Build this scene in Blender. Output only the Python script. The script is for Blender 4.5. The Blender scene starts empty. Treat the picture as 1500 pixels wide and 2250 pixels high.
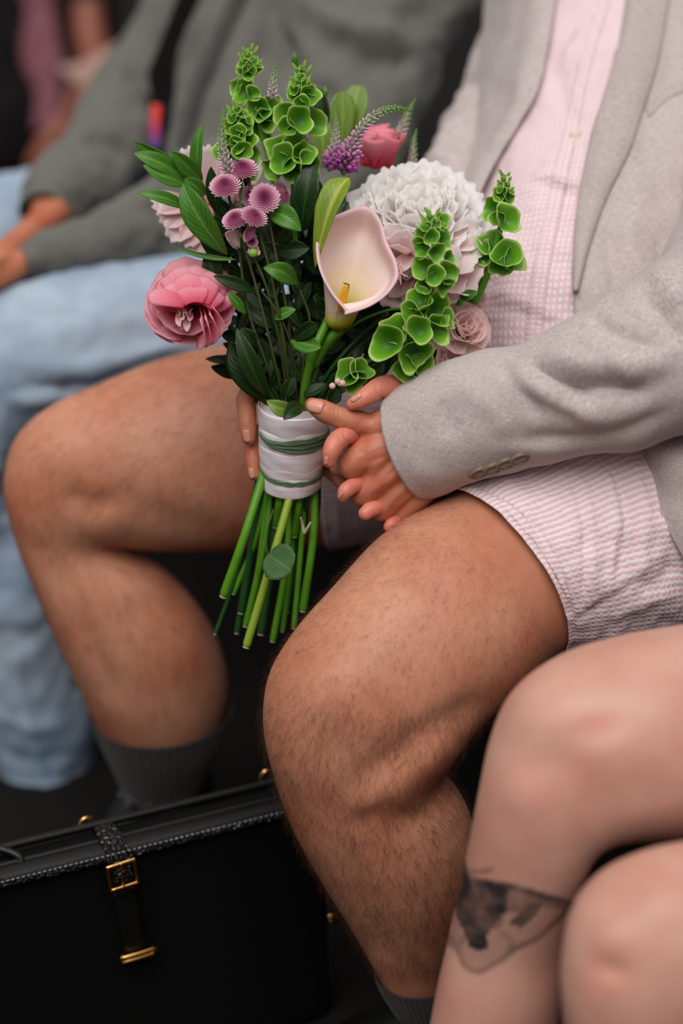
import bpy, math, random
import numpy as np
from mathutils import Vector, noise
from mathutils.bvhtree import BVHTree

random.seed(7); rng = np.random.default_rng(7)
scene = bpy.context.scene
COL = scene.collection

# ------------------------------------------------------------------ camera
PITCH = math.radians(28.0)
CAM = np.array([0.0, 0.0, 1.60])
FPX = 85.0 / 36.0 * 2250.0
RIGHT = np.array([1.0, 0, 0])
FWD = np.array([0, math.cos(PITCH), -math.sin(PITCH)])
UP = np.array([0, math.sin(PITCH), math.cos(PITCH)])
cd = bpy.data.cameras.new('camera'); cam = bpy.data.objects.new('camera', cd); COL.objects.link(cam)
cam.location = CAM; cam.rotation_euler = (math.pi / 2 - PITCH, 0, 0)
cd.sensor_fit = 'VERTICAL'; cd.sensor_height = 36.0; cd.sensor_width = 24.0; cd.lens = 85.0
cd.clip_start = 0.05; cd.clip_end = 60
cd.dof.use_dof = True; cd.dof.focus_distance = 2.15; cd.dof.aperture_fstop = 1.9
scene.camera = cam

# ------------------------------------------------------------------ light: overcast sky, soft sun
SKY_STRENGTH = 0.88
SUN_STRENGTH = 2.55
w = bpy.data.worlds.new('overcast_sky'); scene.world = w; w.use_nodes = True
nt = w.node_tree; nt.nodes.clear()
wo = nt.nodes.new('ShaderNodeOutputWorld'); bg = nt.nodes.new('ShaderNodeBackground')
tc = nt.nodes.new('ShaderNodeTexCoord'); sx = nt.nodes.new('ShaderNodeSeparateXYZ')
rp = nt.nodes.new('ShaderNodeValToRGB')
rp.color_ramp.elements[0].position = 0.12; rp.color_ramp.elements[0].color = (0.02, 0.02, 0.021, 1)
mid_e = rp.color_ramp.elements.new(0.45); mid_e.color = (0.30, 0.30, 0.305, 1)
rp.color_ramp.elements[1].position = 1.0; rp.color_ramp.elements[1].color = (1.0, 0.99, 0.98, 1)
nt.links.new(tc.outputs['Generated'], sx.inputs[0]); nt.links.new(sx.outputs['Z'], rp.inputs['Fac'])
nt.links.new(rp.outputs['Color'], bg.inputs['Color']); bg.inputs['Strength'].default_value = SKY_STRENGTH
nt.links.new(bg.outputs[0], wo.inputs['Surface'])
sd = bpy.data.lights.new('soft_sun', 'SUN'); so = bpy.data.objects.new('soft_sun', sd); COL.objects.link(so)
sd.energy = SUN_STRENGTH; sd.angle = math.radians(50); sd.color = (1.0, 0.98, 0.95)
so.rotation_euler = Vector((0.16, 0.52, -1.0)).to_track_quat('-Z', 'Y').to_euler()
so.location = (0, 0, 4)
vs = scene.view_settings
scene.display_settings.display_device = 'sRGB'
vs.view_transform = 'Standard'; vs.look = 'None'; vs.gamma = 1.0; vs.use_curve_mapping = False
vs.exposure = -0.18

# ------------------------------------------------------------------ geometry helpers
def P(px, py, d):
    px = np.asarray(px, float); py = np.asarray(py, float); d = np.asarray(d, float)
    x = (px - 750.0) / FPX; y = -(py - 1125.0) / FPX
    dirv = FWD + x[..., None] * RIGHT + y[..., None] * UP
    return CAM + d[..., None] * dirv
def proj(V):
    r = V - CAM; d = r @ FWD
    return 750 + (r @ RIGHT) / d * FPX, 1125 - (r @ UP) / d * FPX, d
def cv(a, b, c):
    "a right, b up, c towards the viewer's side"
    return a * RIGHT + b * UP - c * FWD
def nrm(v):
    v = np.asarray(v, float); return v / (np.linalg.norm(v, axis=-1, keepdims=True) + 1e-12)
PX = 2.2 / FPX                                    # metres per photo pixel at the bouquet

def spline(K, n, closed=False):
    "smooth curve through control rows K (k, dim), n samples, chord-length parameter"
    K = np.asarray(K, float); k = len(K)
    if closed:
        K = np.vstack([K, K[:1]]); k += 1
    if k == 1: return np.repeat(K, n, 0)
    ch = np.linalg.norm(np.diff(K[:, :min(K.shape[1], 4)], axis=0), axis=1) ** 0.7 + 1e-9
    t = np.concatenate([[0], np.cumsum(ch)])
    m = np.zeros_like(K)
    if k > 2:
        h = np.diff(t)[:, None]; dlt = np.diff(K, axis=0) / h
        m[1:-1] = (dlt[:-1] * h[1:] + dlt[1:] * h[:-1]) / (h[1:] + h[:-1])
        m[0] = dlt[0]; m[-1] = dlt[-1]
        if closed:
            m[0] = m[-1] = (dlt[-1] * h[0] + dlt[0] * h[-1]) / (h[0] + h[-1])
    else:
        m[:] = (K[1] - K[0]) / (t[1] - t[0])
    s = np.linspace(0, t[-1], n + 1)[:-1] if closed else np.linspace(0, t[-1], n)
    i = np.clip(np.searchsorted(t, s, 'right') - 1, 0, k - 2)
    h = (t[i + 1] - t[i])[:, None]; u = ((s - t[i])[:, None]) / h
    return ((2*u**3 - 3*u**2 + 1) * K[i] + (u**3 - 2*u**2 + u) * h * m[i]
            + (-2*u**3 + 3*u**2) * K[i + 1] + (u**3 - u**2) * h * m[i + 1])

def grid_faces(nr, nc, wrap=False, off=0):
    r = np.arange(nr - 1)[:, None]; c = np.arange(nc if wrap else nc - 1)[None, :]
    c2 = (c + 1) % nc
    a = r * nc + c; b = r * nc + c2; e = (r + 1) * nc + c2; f = (r + 1) * nc + c
    return (np.stack([a, b, e, f], -1).reshape(-1, 4) + off)

def normals(V, F):
    F = np.asarray(F); N = np.zeros_like(V)
    a = V[F[:, 2]] - V[F[:, 0]]; b = V[F[:, 3 if F.shape[1] == 4 else 1]] - V[F[:, 1 if F.shape[1] == 4 else 0]]
    fn = np.cross(a, b)
    for k in range(F.shape[1]): np.add.at(N, F[:, k], fn)
    return nrm(N)

class Part:
    "vertices, faces and uv collected for one mesh"
    def __init__(s): s.V = []; s.F = []; s.UV = []; s.n = 0
    def add(s, V, F, UV=None):
        V = np.asarray(V, float)
        if UV is None: UV = np.zeros((len(V), 2))
        s.V.append(V); s.UV.append(np.asarray(UV, float))
        if isinstance(F, np.ndarray): s.F.append(F + s.n)
        else:
            for f in F: s.F.append(np.asarray(f)[None] + s.n)
        s.n += len(V); return s
    def arrays(s):
        return np.vstack(s.V), s.F, np.vstack(s.UV)

ORIGIN = {}
def build(name, part, mat, parent=None, smooth=True, solid=0.0, sub=0, label=None, uv=True, mods=None):
    V, FL, UV = part.arrays()
    org = ORIGIN.get(parent.name, np.zeros(3)) if parent is not None else np.zeros(3)
    V = V - org
    me = bpy.data.meshes.new(name)
    me.vertices.add(len(V)); me.vertices.foreach_set('co', V.astype(np.float32).ravel())
    loops = np.concatenate([f.ravel() for f in FL]).astype(np.int32)
    tot = np.concatenate([np.full(len(f), f.shape[1]) for f in FL]).astype(np.int32)
    st = np.concatenate([[0], np.cumsum(tot)[:-1]]).astype(np.int32)
    me.loops.add(len(loops)); me.loops.foreach_set('vertex_index', loops)
    me.polygons.add(len(tot)); me.polygons.foreach_set('loop_start', st); me.polygons.foreach_set('loop_total', tot)
    me.update(calc_edges=True); me.validate()
    if uv and len(me.loops) == len(loops):
        l = me.uv_layers.new(name='UVMap'); l.data.foreach_set('uv', UV[loops].astype(np.float32).ravel())
    if smooth: me.polygons.foreach_set('use_smooth', np.ones(len(me.polygons), bool))
    if mat: me.materials.append(mat)
    o = bpy.data.objects.new(name, me); COL.objects.link(o)
    if parent is not None: o.parent = parent
    ORIGIN[o.name] = org
    if solid:
        m = o.modifiers.new('thickness', 'SOLIDIFY'); m.thickness = solid; m.offset = 0.0
    if sub:
        m = o.modifiers.new('smooth', 'SUBSURF'); m.levels = m.render_levels = sub
    if label: o['label'] = label
    return o

def thing(name, label, cat, loc, group=None):
    o = bpy.data.objects.new(name, None); COL.objects.link(o); o.location = loc
    o.empty_display_size = 0.05
    o['label'] = label; o['category'] = cat
    if group: o['group'] = group
    ORIGIN[o.name] = np.array(loc, float); return o

def ellipsoid(c, ax, nu=12, nv=8):
    "ax: three axis vectors"
    t = np.linspace(0, math.pi, nv); p = np.linspace(0, 2*math.pi, nu, endpoint=False)
    T, Q = np.meshgrid(t, p, indexing='ij')
    S = np.stack([np.sin(T)*np.cos(Q), np.sin(T)*np.sin(Q), np.cos(T)], -1).reshape(-1, 3)
    V = np.asarray(c) + S @ np.asarray(ax)
    return V, grid_faces(nv, nu, True), np.stack([Q.ravel()/6.283, T.ravel()/math.pi], -1)

def frames(C):
    T = np.gradient(C, axis=0); T = nrm(T)
    N = np.zeros_like(C); a = np.cross(T[0], [0.31, 0.87, 0.37]); N[0] = nrm(a)
    for i in range(1, len(C)):
        v = N[i-1] - T[i] * np.dot(N[i-1], T[i]); N[i] = nrm(v)
    return T, N, np.cross(T, N)

def tube(C, R, nu=10, cap=True, flat=None):
    "sweep a circle of radius R along C, rounded ends"
    C = np.asarray(C, float); R = np.broadcast_to(np.asarray(R, float), (len(C),)).copy()
    T, N, B = frames(C)
    if cap:
        k = np.array([0.97, 0.75, 0.4]); q = np.sqrt(1 - k**2)
        h0 = [C[0] - T[0]*R[0]*a for a in k]; h1 = [C[-1] + T[-1]*R[-1]*a for a in k[::-1]]
        C = np.vstack([h0, C, h1]); R = np.concatenate([R[0]*q, R, R[-1]*q[::-1]])
        rep = lambda M: np.vstack([M[:1]]*3 + [M] + [M[-1:]]*3)
        T, N, B = rep(T), rep(N), rep(B)
    p = np.linspace(0, 2*math.pi, nu, endpoint=False)
    V = C[:, None] + R[:, None, None] * (np.cos(p)[None, :, None]*N[:, None] + np.sin(p)[None, :, None]*B[:, None])
    n = len(C)
    UV = np.stack(np.broadcast_arrays(p[None, :]/6.283, np.linspace(0, 1, n)[:, None]), -1).reshape(-1, 2)
    V = V.reshape(-1, 3)
    return V, grid_faces(n, nu, True), UV

def closed_tube(C, R, nu=16):
    V, F, UV = tube(C, R, nu, True)
    p = Part(); p.add(V, F, UV)
    n = len(V)
    p.F.append(np.arange(nu)[::-1][None]); p.F.append((n - nu + np.arange(nu))[None])
    return p

def pxtube(K, n=24, nu=12):
    "K rows (px, py, depth, radius px) -> centre line, radius"
    S = spline(K, n)
    return P(S[:, 0], S[:, 1], S[:, 2]), S[:, 3] * S[:, 2] / FPX

def limb(rings, nv=80, nu=56, power=2.0):
    """rings: (ax,ay, bx,by, depth, ratio): the two outline points of a cross-section, its depth and
    how deep the section is compared with its breadth. Real round cross-sections in metres."""
    S = spline([[(r[0]+r[2])/2, (r[1]+r[3])/2, r[2]-r[0], r[3]-r[1], r[4]*1000, r[5]*100] for r in rings], nv)
    d = S[:, 4]/1000; C = P(S[:, 0], S[:, 1], d)
    A = (S[:, 2, None]*RIGHT - S[:, 3, None]*UP) * (d/FPX)[:, None] / 2
    T = nrm(np.gradient(C, axis=0))
    A = A - 0.0*T
    B = nrm(np.cross(T, A)) * (np.linalg.norm(A, axis=1)*S[:, 5]/100)[:, None]
    p = np.linspace(0, 2*math.pi, nu, endpoint=False)
    cs, sn = np.cos(p), np.sin(p)
    if power != 2.0:
        cs = np.sign(cs)*np.abs(cs)**(2/power); sn = np.sign(sn)*np.abs(sn)**(2/power)
    V = C[:, None] + cs[None, :, None]*A[:, None] + sn[None, :, None]*B[:, None]
    seg = np.concatenate([[0], np.cumsum(np.linalg.norm(np.diff(C, axis=0), axis=1))])
    per = 2*math.pi*np.linalg.norm(A, axis=1).mean()
    UV = np.stack(np.broadcast_arrays(p[None]/(2*math.pi)*per, seg[:, None]), -1).reshape(-1, 2)
    return V.reshape(-1, 3), grid_faces(nv, nu, True), UV

def limb_closed(*a, **k):
    nu = k.get('nu', 56)
    V, F, UV = limb(*a, **k); p = Part(); p.add(V, F, UV); n = len(V)
    p.F.append(np.arange(nu)[::-1][None]); p.F.append((n - nu + np.arange(nu))[None]); return p

def seg_dist(x, y, pts):
    "distance to polyline and position along it 0..1"
    best = np.full(x.shape, 1e9); pos = np.zeros(x.shape); pts = np.asarray(pts, float)
    L = np.linalg.norm(np.diff(pts, axis=0), axis=1); tot = L.sum(); acc = 0
    for i in range(len(pts)-1):
        a, b = pts[i], pts[i+1]; ab = b - a
        t = np.clip(((x-a[0])*ab[0] + (y-a[1])*ab[1])/(ab@ab + 1e-9), 0, 1)
        dd = np.hypot(x-a[0]-t*ab[0], y-a[1]-t*ab[1]); m = dd < best
        best[m] = dd[m]; pos[m] = (acc + t[m]*L[i])/tot; acc += L[i]
    return best, pos

def relief(V, F, specs, front=True, flip=False):
    """push the skin or cloth in or out along its normal (mm): anatomy and folds as real relief"""
    N = normals(V, F)
    C = V.mean(0)
    if np.einsum('ij,ij->i', N, V - C).mean() < 0: N = -N
    if flip: N = -N
    x, y, d = proj(V); face = np.einsum('ij,ij->i', N, nrm(CAM - V)); k = np.clip(face*4 + 0.6, 0, 1) if front else 1.0
    D = np.zeros(len(V))
    for s in specs:
        if s[0] == 'g':
            _, px, py, a, b, ang, amp = s
            c, sn = math.cos(math.radians(ang)), math.sin(math.radians(ang))
            u = (x-px)*c + (y-py)*sn; v = -(x-px)*sn + (y-py)*c
            D += amp*np.exp(-(u/a)**2 - (v/b)**2)
        else:
            _, pts, wd, amp = s
            q = spline(pts, 24) if len(pts) > 2 else np.asarray(pts, float)
            dd, t = seg_dist(x, y, q); D += amp*np.exp(-(dd/wd)**2)*np.clip(np.minimum(t, 1-t)*5 + 0.15, 0, 1)
    return V + N*(D*k*0.001)[:, None]

def wrinkle(V, F, scale, amp, seed=0.0, stretch=(1, 1, 1)):
    N = normals(V, F); st = np.array(stretch)
    h = np.array([noise.fractal(Vector(v*scale*st + seed), 0.8, 2.1, 3) for v in V])
    return V + N*(h*amp)[:, None]

def remeshed(parts, voxel, smooth=4, factor=0.5):
    "weld overlapping closed pieces into one continuous skin; returns V, F"
    p = Part()
    for q in parts:
        V, FL, UV = q.arrays(); off = p.n; p.V.append(V); p.UV.append(UV); p.F += [f + off for f in FL]; p.n += len(V)
    o = build('weld', p, None, uv=False)
    m = o.modifiers.new('r', 'REMESH'); m.mode = 'VOXEL'; m.voxel_size = voxel; m.adaptivity = 0
    if smooth:
        m = o.modifiers.new('s', 'SMOOTH'); m.factor = factor; m.iterations = smooth
    dg = bpy.context.evaluated_depsgraph_get(); ev = o.evaluated_get(dg); me = ev.to_mesh()
    V = np.zeros(len(me.vertices)*3, np.float32); me.vertices.foreach_get('co', V)
    n4 = np.zeros(len(me.polygons), np.int32); me.polygons.foreach_get('loop_total', n4)
    L = np.zeros(len(me.loops), np.int32); me.loops.foreach_get('vertex_index', L)
    st = np.zeros(len(me.polygons), np.int32); me.polygons.foreach_get('loop_start', st)
    F4 = L[st[n4 == 4][:, None] + np.arange(4)]
    F3 = L[st[n4 == 3][:, None] + np.arange(3)]
    ev.to_mesh_clear(); mm = o.data; bpy.data.objects.remove(o); bpy.data.meshes.remove(mm)
    q = Part(); q.V.append(V.reshape(-1, 3).astype(float)); q.UV.append(np.zeros((len(V)//3, 2))); q.n = len(V)//3
    if len(F4): q.F.append(F4)
    if len(F3): q.F.append(F3)
    return q
def merge(parts):
    p = Part()
    for q in parts:
        V, FL, UV = q.arrays(); off = p.n; p.V.append(V); p.UV.append(UV); p.F += [f + off for f in FL]; p.n += len(V)
    return p

# ------------------------------------------------------------------ materials
def lin(c):
    c = np.asarray(c, float)/255.0
    r = np.where(c <= 0.04045, c/12.92, ((c+0.055)/1.055)**2.4); return (float(r[0]), float(r[1]), float(r[2]), 1.0)

class NT:
    def __init__(s, name):
        s.m = bpy.data.materials.new(name); s.m.use_nodes = True; s.t = s.m.node_tree
        s.b = s.t.nodes['Principled BSDF']; s.out = s.t.nodes['Material Output']
    def n(s, kind, **kw):
        x = s.t.nodes.new('ShaderNode'+kind)
        for k, v in kw.items():
            if k in x.inputs.keys(): x.inputs[k].default_value = v
            else: setattr(x, k, v)
        return x
    def l(s, a, b): s.t.links.new(a, b)
    def ramp(s, fac, stops, interp='LINEAR'):
        r = s.n('ValToRGB'); cr = r.color_ramp; cr.interpolation = interp
        while len(cr.elements) < len(stops): cr.elements.new(0.5)
        for e, (p, c) in zip(cr.elements, stops):
            e.position = p; e.color = c if len(c) == 4 else lin(c)
        s.l(fac, r.inputs['Fac']); return r.outputs['Color']
    def mix(s, fac, a, b, mode='MIX'):
        x = s.n('Mix', data_type='RGBA', blend_type=mode)
        for sock, v in ((x.inputs[0], fac), (x.inputs[6], a), (x.inputs[7], b)):
            if hasattr(v, 'is_output'): s.l(v, sock)
            else: sock.default_value = v
        return x.outputs[2]
    def math(s, op, a, b=0.0, c=0.0):
        x = s.n('Math', operation=op)
        for sock, v in zip(x.inputs, (a, b, c)):
            if hasattr(v, 'is_output'): s.l(v, sock)
            else: sock.default_value = v
        return x.outputs[0]
    def noise(s, vec, scale, detail=3.0, rough=0.55):
        x = s.n('TexNoise', Scale=scale, Detail=detail, Roughness=rough)
        if vec is not None: s.l(vec, x.inputs['Vector'])
        return x.outputs['Fac']
    def mapping(s, vec, scale=(1, 1, 1), rot=(0, 0, 0)):
        x = s.n('Mapping'); x.inputs['Scale'].default_value = scale; x.inputs['Rotation'].default_value = rot
        s.l(vec, x.inputs['Vector']); return x.outputs[0]
    def bump(s, h, strength, dist, prev=None):
        x = s.n('Bump'); x.inputs['Strength'].default_value = strength; x.inputs['Distance'].default_value = dist
        s.l(h, x.inputs['Height'])
        if prev is not None: s.l(prev, x.inputs['Normal'])
        return x.outputs[0]
    def obj(s): return s.n('TexCoord').outputs['Object']
    def uv(s): return s.n('TexCoord').outputs['UV']
    def set(s, **kw):
        for k, v in kw.items():
            k = k.replace('_', ' ')
            if hasattr(v, 'is_output'): s.l(v, s.b.inputs[k])
            else: s.b.inputs[k].default_value = v
        return s
    def translucent(s, color, fac):
        t = s.n('BsdfTranslucent'); mx = s.n('MixShader'); mx.inputs[0].default_value = fac
        if hasattr(color, 'is_output'): s.l(color, t.inputs[0])
        else: t.inputs[0].default_value = color
        s.l(s.b.outputs[0], mx.inputs[1]); s.l(t.outputs[0], mx.inputs[2]); s.l(mx.outputs[0], s.out.inputs['Surface'])

def skin(name, c, red, mott=9.0, sss=0.12, rough=0.5, tattoo=None):
    k = NT(name); o = k.obj()
    a = k.noise(o, mott, 3); b = k.noise(o, 90, 3)
    col = k.ramp(a, [(0.32, red), (0.62, c)])
    col = k.mix(k.math('MULTIPLY', b, 0.35), col, lin([x*0.80 for x in red]))
    if tattoo:
        col = tattoo(k, o, col)
    h = k.noise(o, 420, 4); h2 = k.noise(o, 60, 2)
    nb = k.bump(h, 0.22, 0.0006); nb = k.bump(h2, 0.15, 0.002, nb)
    k.set(Base_Color=col, Roughness=rough, Subsurface_Weight=sss, Subsurface_Radius=(0.006, 0.002, 0.001), Subsurface_Scale=1.0,
          Specular_IOR_Level=0.4, Normal=nb)
    return k.m

def weave(name, c1, c2, scale=900.0, rough=0.9, slub=0.5, sheen=0.15, bump=0.3):
    k = NT(name); uv = k.uv()
    a = k.noise(k.mapping(uv, (scale*0.12, scale, 1)), 1.0, 3); b = k.noise(k.mapping(uv, (scale, scale*0.12, 1)), 1.0, 3)
    f = k.math('ADD', k.math('MULTIPLY', a, 0.5), k.math('MULTIPLY', b, 0.5))
    col = k.ramp(f, [(0.38, c2), (0.60, c1)])
    big = k.noise(k.obj(), 14, 3); col = k.mix(k.math('MULTIPLY', big, 0.25), col, lin(c2))
    k.set(Base_Color=col, Roughness=rough, Specular_IOR_Level=0.15, Sheen_Weight=sheen, Sheen_Roughness=0.5,
          Normal=k.bump(f, bump, 0.0008))
    return k.m

def seersucker(name, pitch, c1, c2, along='u', pucker=0.6, check=0.0, pk=(0.8, 0.25)):
    "pink and white stripes with puckered cloth; uv in metres"
    k = NT(name); uv = k.uv(); sp = k.n('SeparateXYZ'); k.l(uv, sp.inputs[0])
    U, W = sp.outputs['X'], sp.outputs['Y']
    if along == 'v': U, W = W, U
    dn = k.noise(uv, 60, 2)
    ph = k.math('MULTIPLY', k.math('ADD', U, k.math('MULTIPLY', dn, pitch*0.5)), 2*math.pi/pitch)
    st = k.math('MULTIPLY_ADD', k.math('SINE', ph), 0.5, 0.5)
    pn = k.noise(k.mapping(uv, (1/pitch*pk[0], 1/pitch*pk[1], 1) if along == 'v' else (1/pitch*pk[1], 1/pitch*pk[0], 1)), 1.0, 2)
    ph2 = k.math('MULTIPLY', k.math('ADD', W, k.math('MULTIPLY', dn, pitch*0.9)), 2*math.pi/(pitch*1.0))
    s2 = k.math('MULTIPLY_ADD', k.math('SINE', ph2), 0.5, 0.5)
    fac = k.math('MULTIPLY_ADD', k.math('MULTIPLY', st, s2), check, k.math('MULTIPLY', st, 1-check))
    fine = k.noise(uv, 2500, 2)
    col = k.ramp(fac, [(0.30, c1), (0.60, c2)])
    col = k.mix(k.math('MULTIPLY', fine, 0.2), col, lin([v*0.9 for v in c1]))
    h = k.math('ADD', k.math('MULTIPLY', k.math('MULTIPLY', st, s2), 0.5), pn)
    k.set(Base_Color=col, Roughness=0.85, Specular_IOR_Level=0.15, Sheen_Weight=0.1, Normal=k.bump(h, pucker, pitch*0.35))
    return k.m

def petal_mat(name, base, mid, tip, trans=0.3, rough=0.55, vein=0.25):
    k = NT(name); uv = k.uv(); sp = k.n('SeparateXYZ'); k.l(uv, sp.inputs[0])
    n = k.noise(k.mapping(uv, (22, 1.5, 1)), 1.0, 3)
    v = k.math('ADD', sp.outputs['Y'], k.math('MULTIPLY', k.math('SUBTRACT', n, 0.5), vein))
    col = k.ramp(v, [(0.05, base), (0.5, mid), (0.95, tip)])
    k.set(Base_Color=col, Roughness=rough, Specular_IOR_Level=0.25, Normal=k.bump(n, 0.12, 0.001))
    k.translucent(col, trans); return k.m

def leaf_mat(name, c, dark, rib, rough=0.42, trans=0.18, ribw=0.02):
    k = NT(name); uv = k.uv(); sp = k.n('SeparateXYZ'); k.l(uv, sp.inputs[0])
    du = k.math('ABSOLUTE', k.math('SUBTRACT', sp.outputs['X'], 0.5))
    side = k.math('SINE', k.math('MULTIPLY', k.math('SUBTRACT', sp.outputs['Y'], k.math('MULTIPLY', du, 0.7)), 55.0))
    n = k.noise(k.mapping(uv, (4, 3, 1)), 1.0, 3)
    col = k.ramp(n, [(0.3, dark), (0.7, c)])
    col = k.mix(k.math('MULTIPLY', k.math('MULTIPLY_ADD', side, 0.5, 0.5), 0.18), col, lin(rib))
    m = k.n('MapRange'); m.inputs['From Min'].default_value = ribw; m.inputs['From Max'].default_value = ribw*2.2
    m.inputs['To Min'].default_value = 0.7; m.inputs['To Max'].default_value = 0.0
    k.l(du, m.inputs['Value']); col = k.mix(m.outputs[0], col, lin(rib))
    k.set(Base_Color=col, Roughness=rough, Specular_IOR_Level=0.4, Normal=k.bump(side, 0.08, 0.001))
    k.translucent(col, trans); return k.m

def plain(name, c, rough=0.5, metal=0.0, nscale=60, var=0.25, bump=0.1, spec=0.4, bd=0.001):
    k = NT(name); n = k.noise(k.obj(), nscale, 3)
    col = k.mix(k.math('MULTIPLY', n, var), lin(c), lin([x*0.6 for x in c]))
    k.set(Base_Color=col, Roughness=rough, Metallic=metal, Specular_IOR_Level=spec, Normal=k.bump(n, bump, bd)); return k.m

M = {}
M['skin'] = skin('tanned_skin', (212, 150, 120), (190, 112, 82))
M['hand'] = skin('hand_skin', (212, 140, 108), (196, 108, 82), mott=22, rough=0.45)
M['hand_pink'] = skin('flushed_hand_skin', (226, 140, 118), (214, 112, 94), mott=22, rough=0.42)
M['hand_blur'] = skin('hand_skin_orange', (206, 132, 98), (186, 98, 70), mott=16)
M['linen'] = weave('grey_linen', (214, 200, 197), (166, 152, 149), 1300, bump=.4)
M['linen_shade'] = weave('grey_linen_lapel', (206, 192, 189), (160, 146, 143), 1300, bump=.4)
M['knit'] = weave('grey_knit', (118, 116, 109), (92, 91, 85), 900, slub=0.3)
M['knit_edge'] = weave('dark_grey_binding', (84, 82, 78), (60, 58, 55), 420)
M['shorts'] = seersucker('pink_striped_seersucker', 0.0062, (236, 228, 234), (234, 190, 190), 'u', 0.5, 0.12)
M['shirt'] = seersucker('pink_checked_seersucker', 0.0052, (232, 198, 202), (243, 236, 239), 'u', 0.8, 0.75, (0.8, 0.8))
def denim():
    k = NT('washed_denim'); uv = k.uv()
    a = k.noise(k.mapping(uv, (260, 900, 1)), 1.0, 3); b = k.noise(k.obj(), 9, 3)
    col = k.ramp(b, [(0.3, (132, 152, 174)), (0.65, (184, 196, 210))])
    col = k.mix(k.math('MULTIPLY', a, 0.4), col, lin((90, 115, 145)))
    k.set(Base_Color=col, Roughness=0.9, Specular_IOR_Level=0.1, Normal=k.bump(a, 0.2, 0.0008)); return k.m
M['denim'] = denim()
M['sock'] = weave('grey_ribbed_sock', (66, 56, 53), (40, 34, 33), 900)
M['leaf'] = leaf_mat('green_leaf', (82, 142, 40), (50, 106, 24), (130, 172, 78))
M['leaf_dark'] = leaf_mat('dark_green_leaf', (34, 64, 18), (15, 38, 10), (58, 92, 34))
M['leaf_olive'] = leaf_mat('olive_leaf', (128, 158, 58), (100, 132, 48), (160, 180, 90))
M['leaf_sage'] = leaf_mat('matt_sage_leaf', (74, 110, 60), (56, 90, 48), (104, 134, 84), rough=0.65, ribw=0.012)
M['leaf_yellow'] = leaf_mat('yellow_edged_leaf', (150, 170, 48), (104, 140, 44), (200, 196, 90), ribw=0.05)
M['stem'] = plain('green_stem', (96, 160, 36), 0.4, nscale=90, var=0.5)
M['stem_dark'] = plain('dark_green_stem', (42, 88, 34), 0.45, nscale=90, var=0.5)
M['stem_yellow'] = plain('yellow_green_stem', (150, 176, 58), 0.4, nscale=90, var=0.35)
M['stem_brown'] = plain('brownish_stem', (78, 84, 44), 0.5, nscale=120, var=0.6)
M['cut'] = plain('cut_stem_end', (206, 206, 160), 0.6)
def bell_mat():
    k = NT('bell_calyx_green'); uv = k.uv(); sp = k.n('SeparateXYZ'); k.l(uv, sp.inputs[0])
    n = k.n('TexVoronoi', feature='DISTANCE_TO_EDGE', Scale=1.0); k.l(k.mapping(uv, (22, 8, 1)), n.inputs['Vector'])
    v = k.math('ADD', sp.outputs['Y'], k.math('MULTIPLY', k.noise(k.obj(), 60, 2), 0.2))
    col = k.ramp(v, [(0.12, (44, 112, 8)), (0.55, (92, 164, 26)), (0.92, (138, 194, 56)), (1.08, (196, 224, 130))])
    vm = k.n('MapRange'); vm.inputs['From Max'].default_value = 0.08; vm.inputs['To Min'].default_value = 0.35; vm.inputs['To Max'].default_value = 0
    k.l(n.outputs['Distance'], vm.inputs['Value'])
    col = k.mix(vm.outputs[0], col, lin((160, 200, 90)))
    k.set(Base_Color=col, Roughness=0.42, Specular_IOR_Level=0.4, Normal=k.bump(n.outputs['Distance'], 0.15, 0.0006))
    k.translucent(col, 0.32); return k.m
M['bell'] = bell_mat()
M['bud_green'] = plain('young_bud_green', (140, 184, 66), 0.5, nscale=150, var=0.4)
M['peony'] = petal_mat('white_peony_petal', (255, 236, 232), (255, 248, 245), (255, 252, 250), 0.5)
M['peony_blush'] = petal_mat('blush_peony_petal', (255, 222, 220), (255, 236, 235), (255, 248, 248), 0.5)
M['pale_peony'] = petal_mat('pale_pink_petal', (236, 176, 178), (248, 216, 216), (252, 234, 236), 0.4)
M['coral'] = petal_mat('coral_pink_petal', (238, 84, 108), (252, 128, 150), (255, 172, 186), 0.4)
M['ranunculus'] = petal_mat('rose_pink_petal', (240, 100, 130), (255, 156, 178), (255, 200, 212), 0.5, vein=0.5)
M['carpel'] = petal_mat('pale_carpel', (246, 190, 190), (248, 206, 196), (250, 200, 204), 0.2)
M['rose'] = petal_mat('peach_pink_rose_petal', (255, 244, 234), (255, 242, 235), (255, 228, 226), 0.5)
def calla_mat():
    k = NT('calla_spathe'); uv = k.uv(); sp = k.n('SeparateXYZ'); k.l(uv, sp.inputs[0])
    n = k.noise(k.mapping(uv, (30, 1.2, 1)), 1.0, 3)
    v = k.math('ADD', sp.outputs['Y'], k.math('MULTIPLY', k.math('SUBTRACT', n, 0.5), 0.08))
    col = k.ramp(v, [(0.0, (150, 162, 26)), (0.26, (196, 190, 62)), (0.42, (248, 226, 192)), (0.58, (252, 232, 222)), (0.9, (250, 216, 216)), (1.0, (240, 194, 202))])
    k.set(Base_Color=col, Roughness=0.5, Specular_IOR_Level=0.3, Normal=k.bump(n, 0.08, 0.001)); k.translucent(col, 0.15); return k.m
M['calla'] = calla_mat()
M['spadix'] = plain('yellow_spadix', (244, 178, 30), 0.7, nscale=700, var=0.4, bump=0.6)
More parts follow.
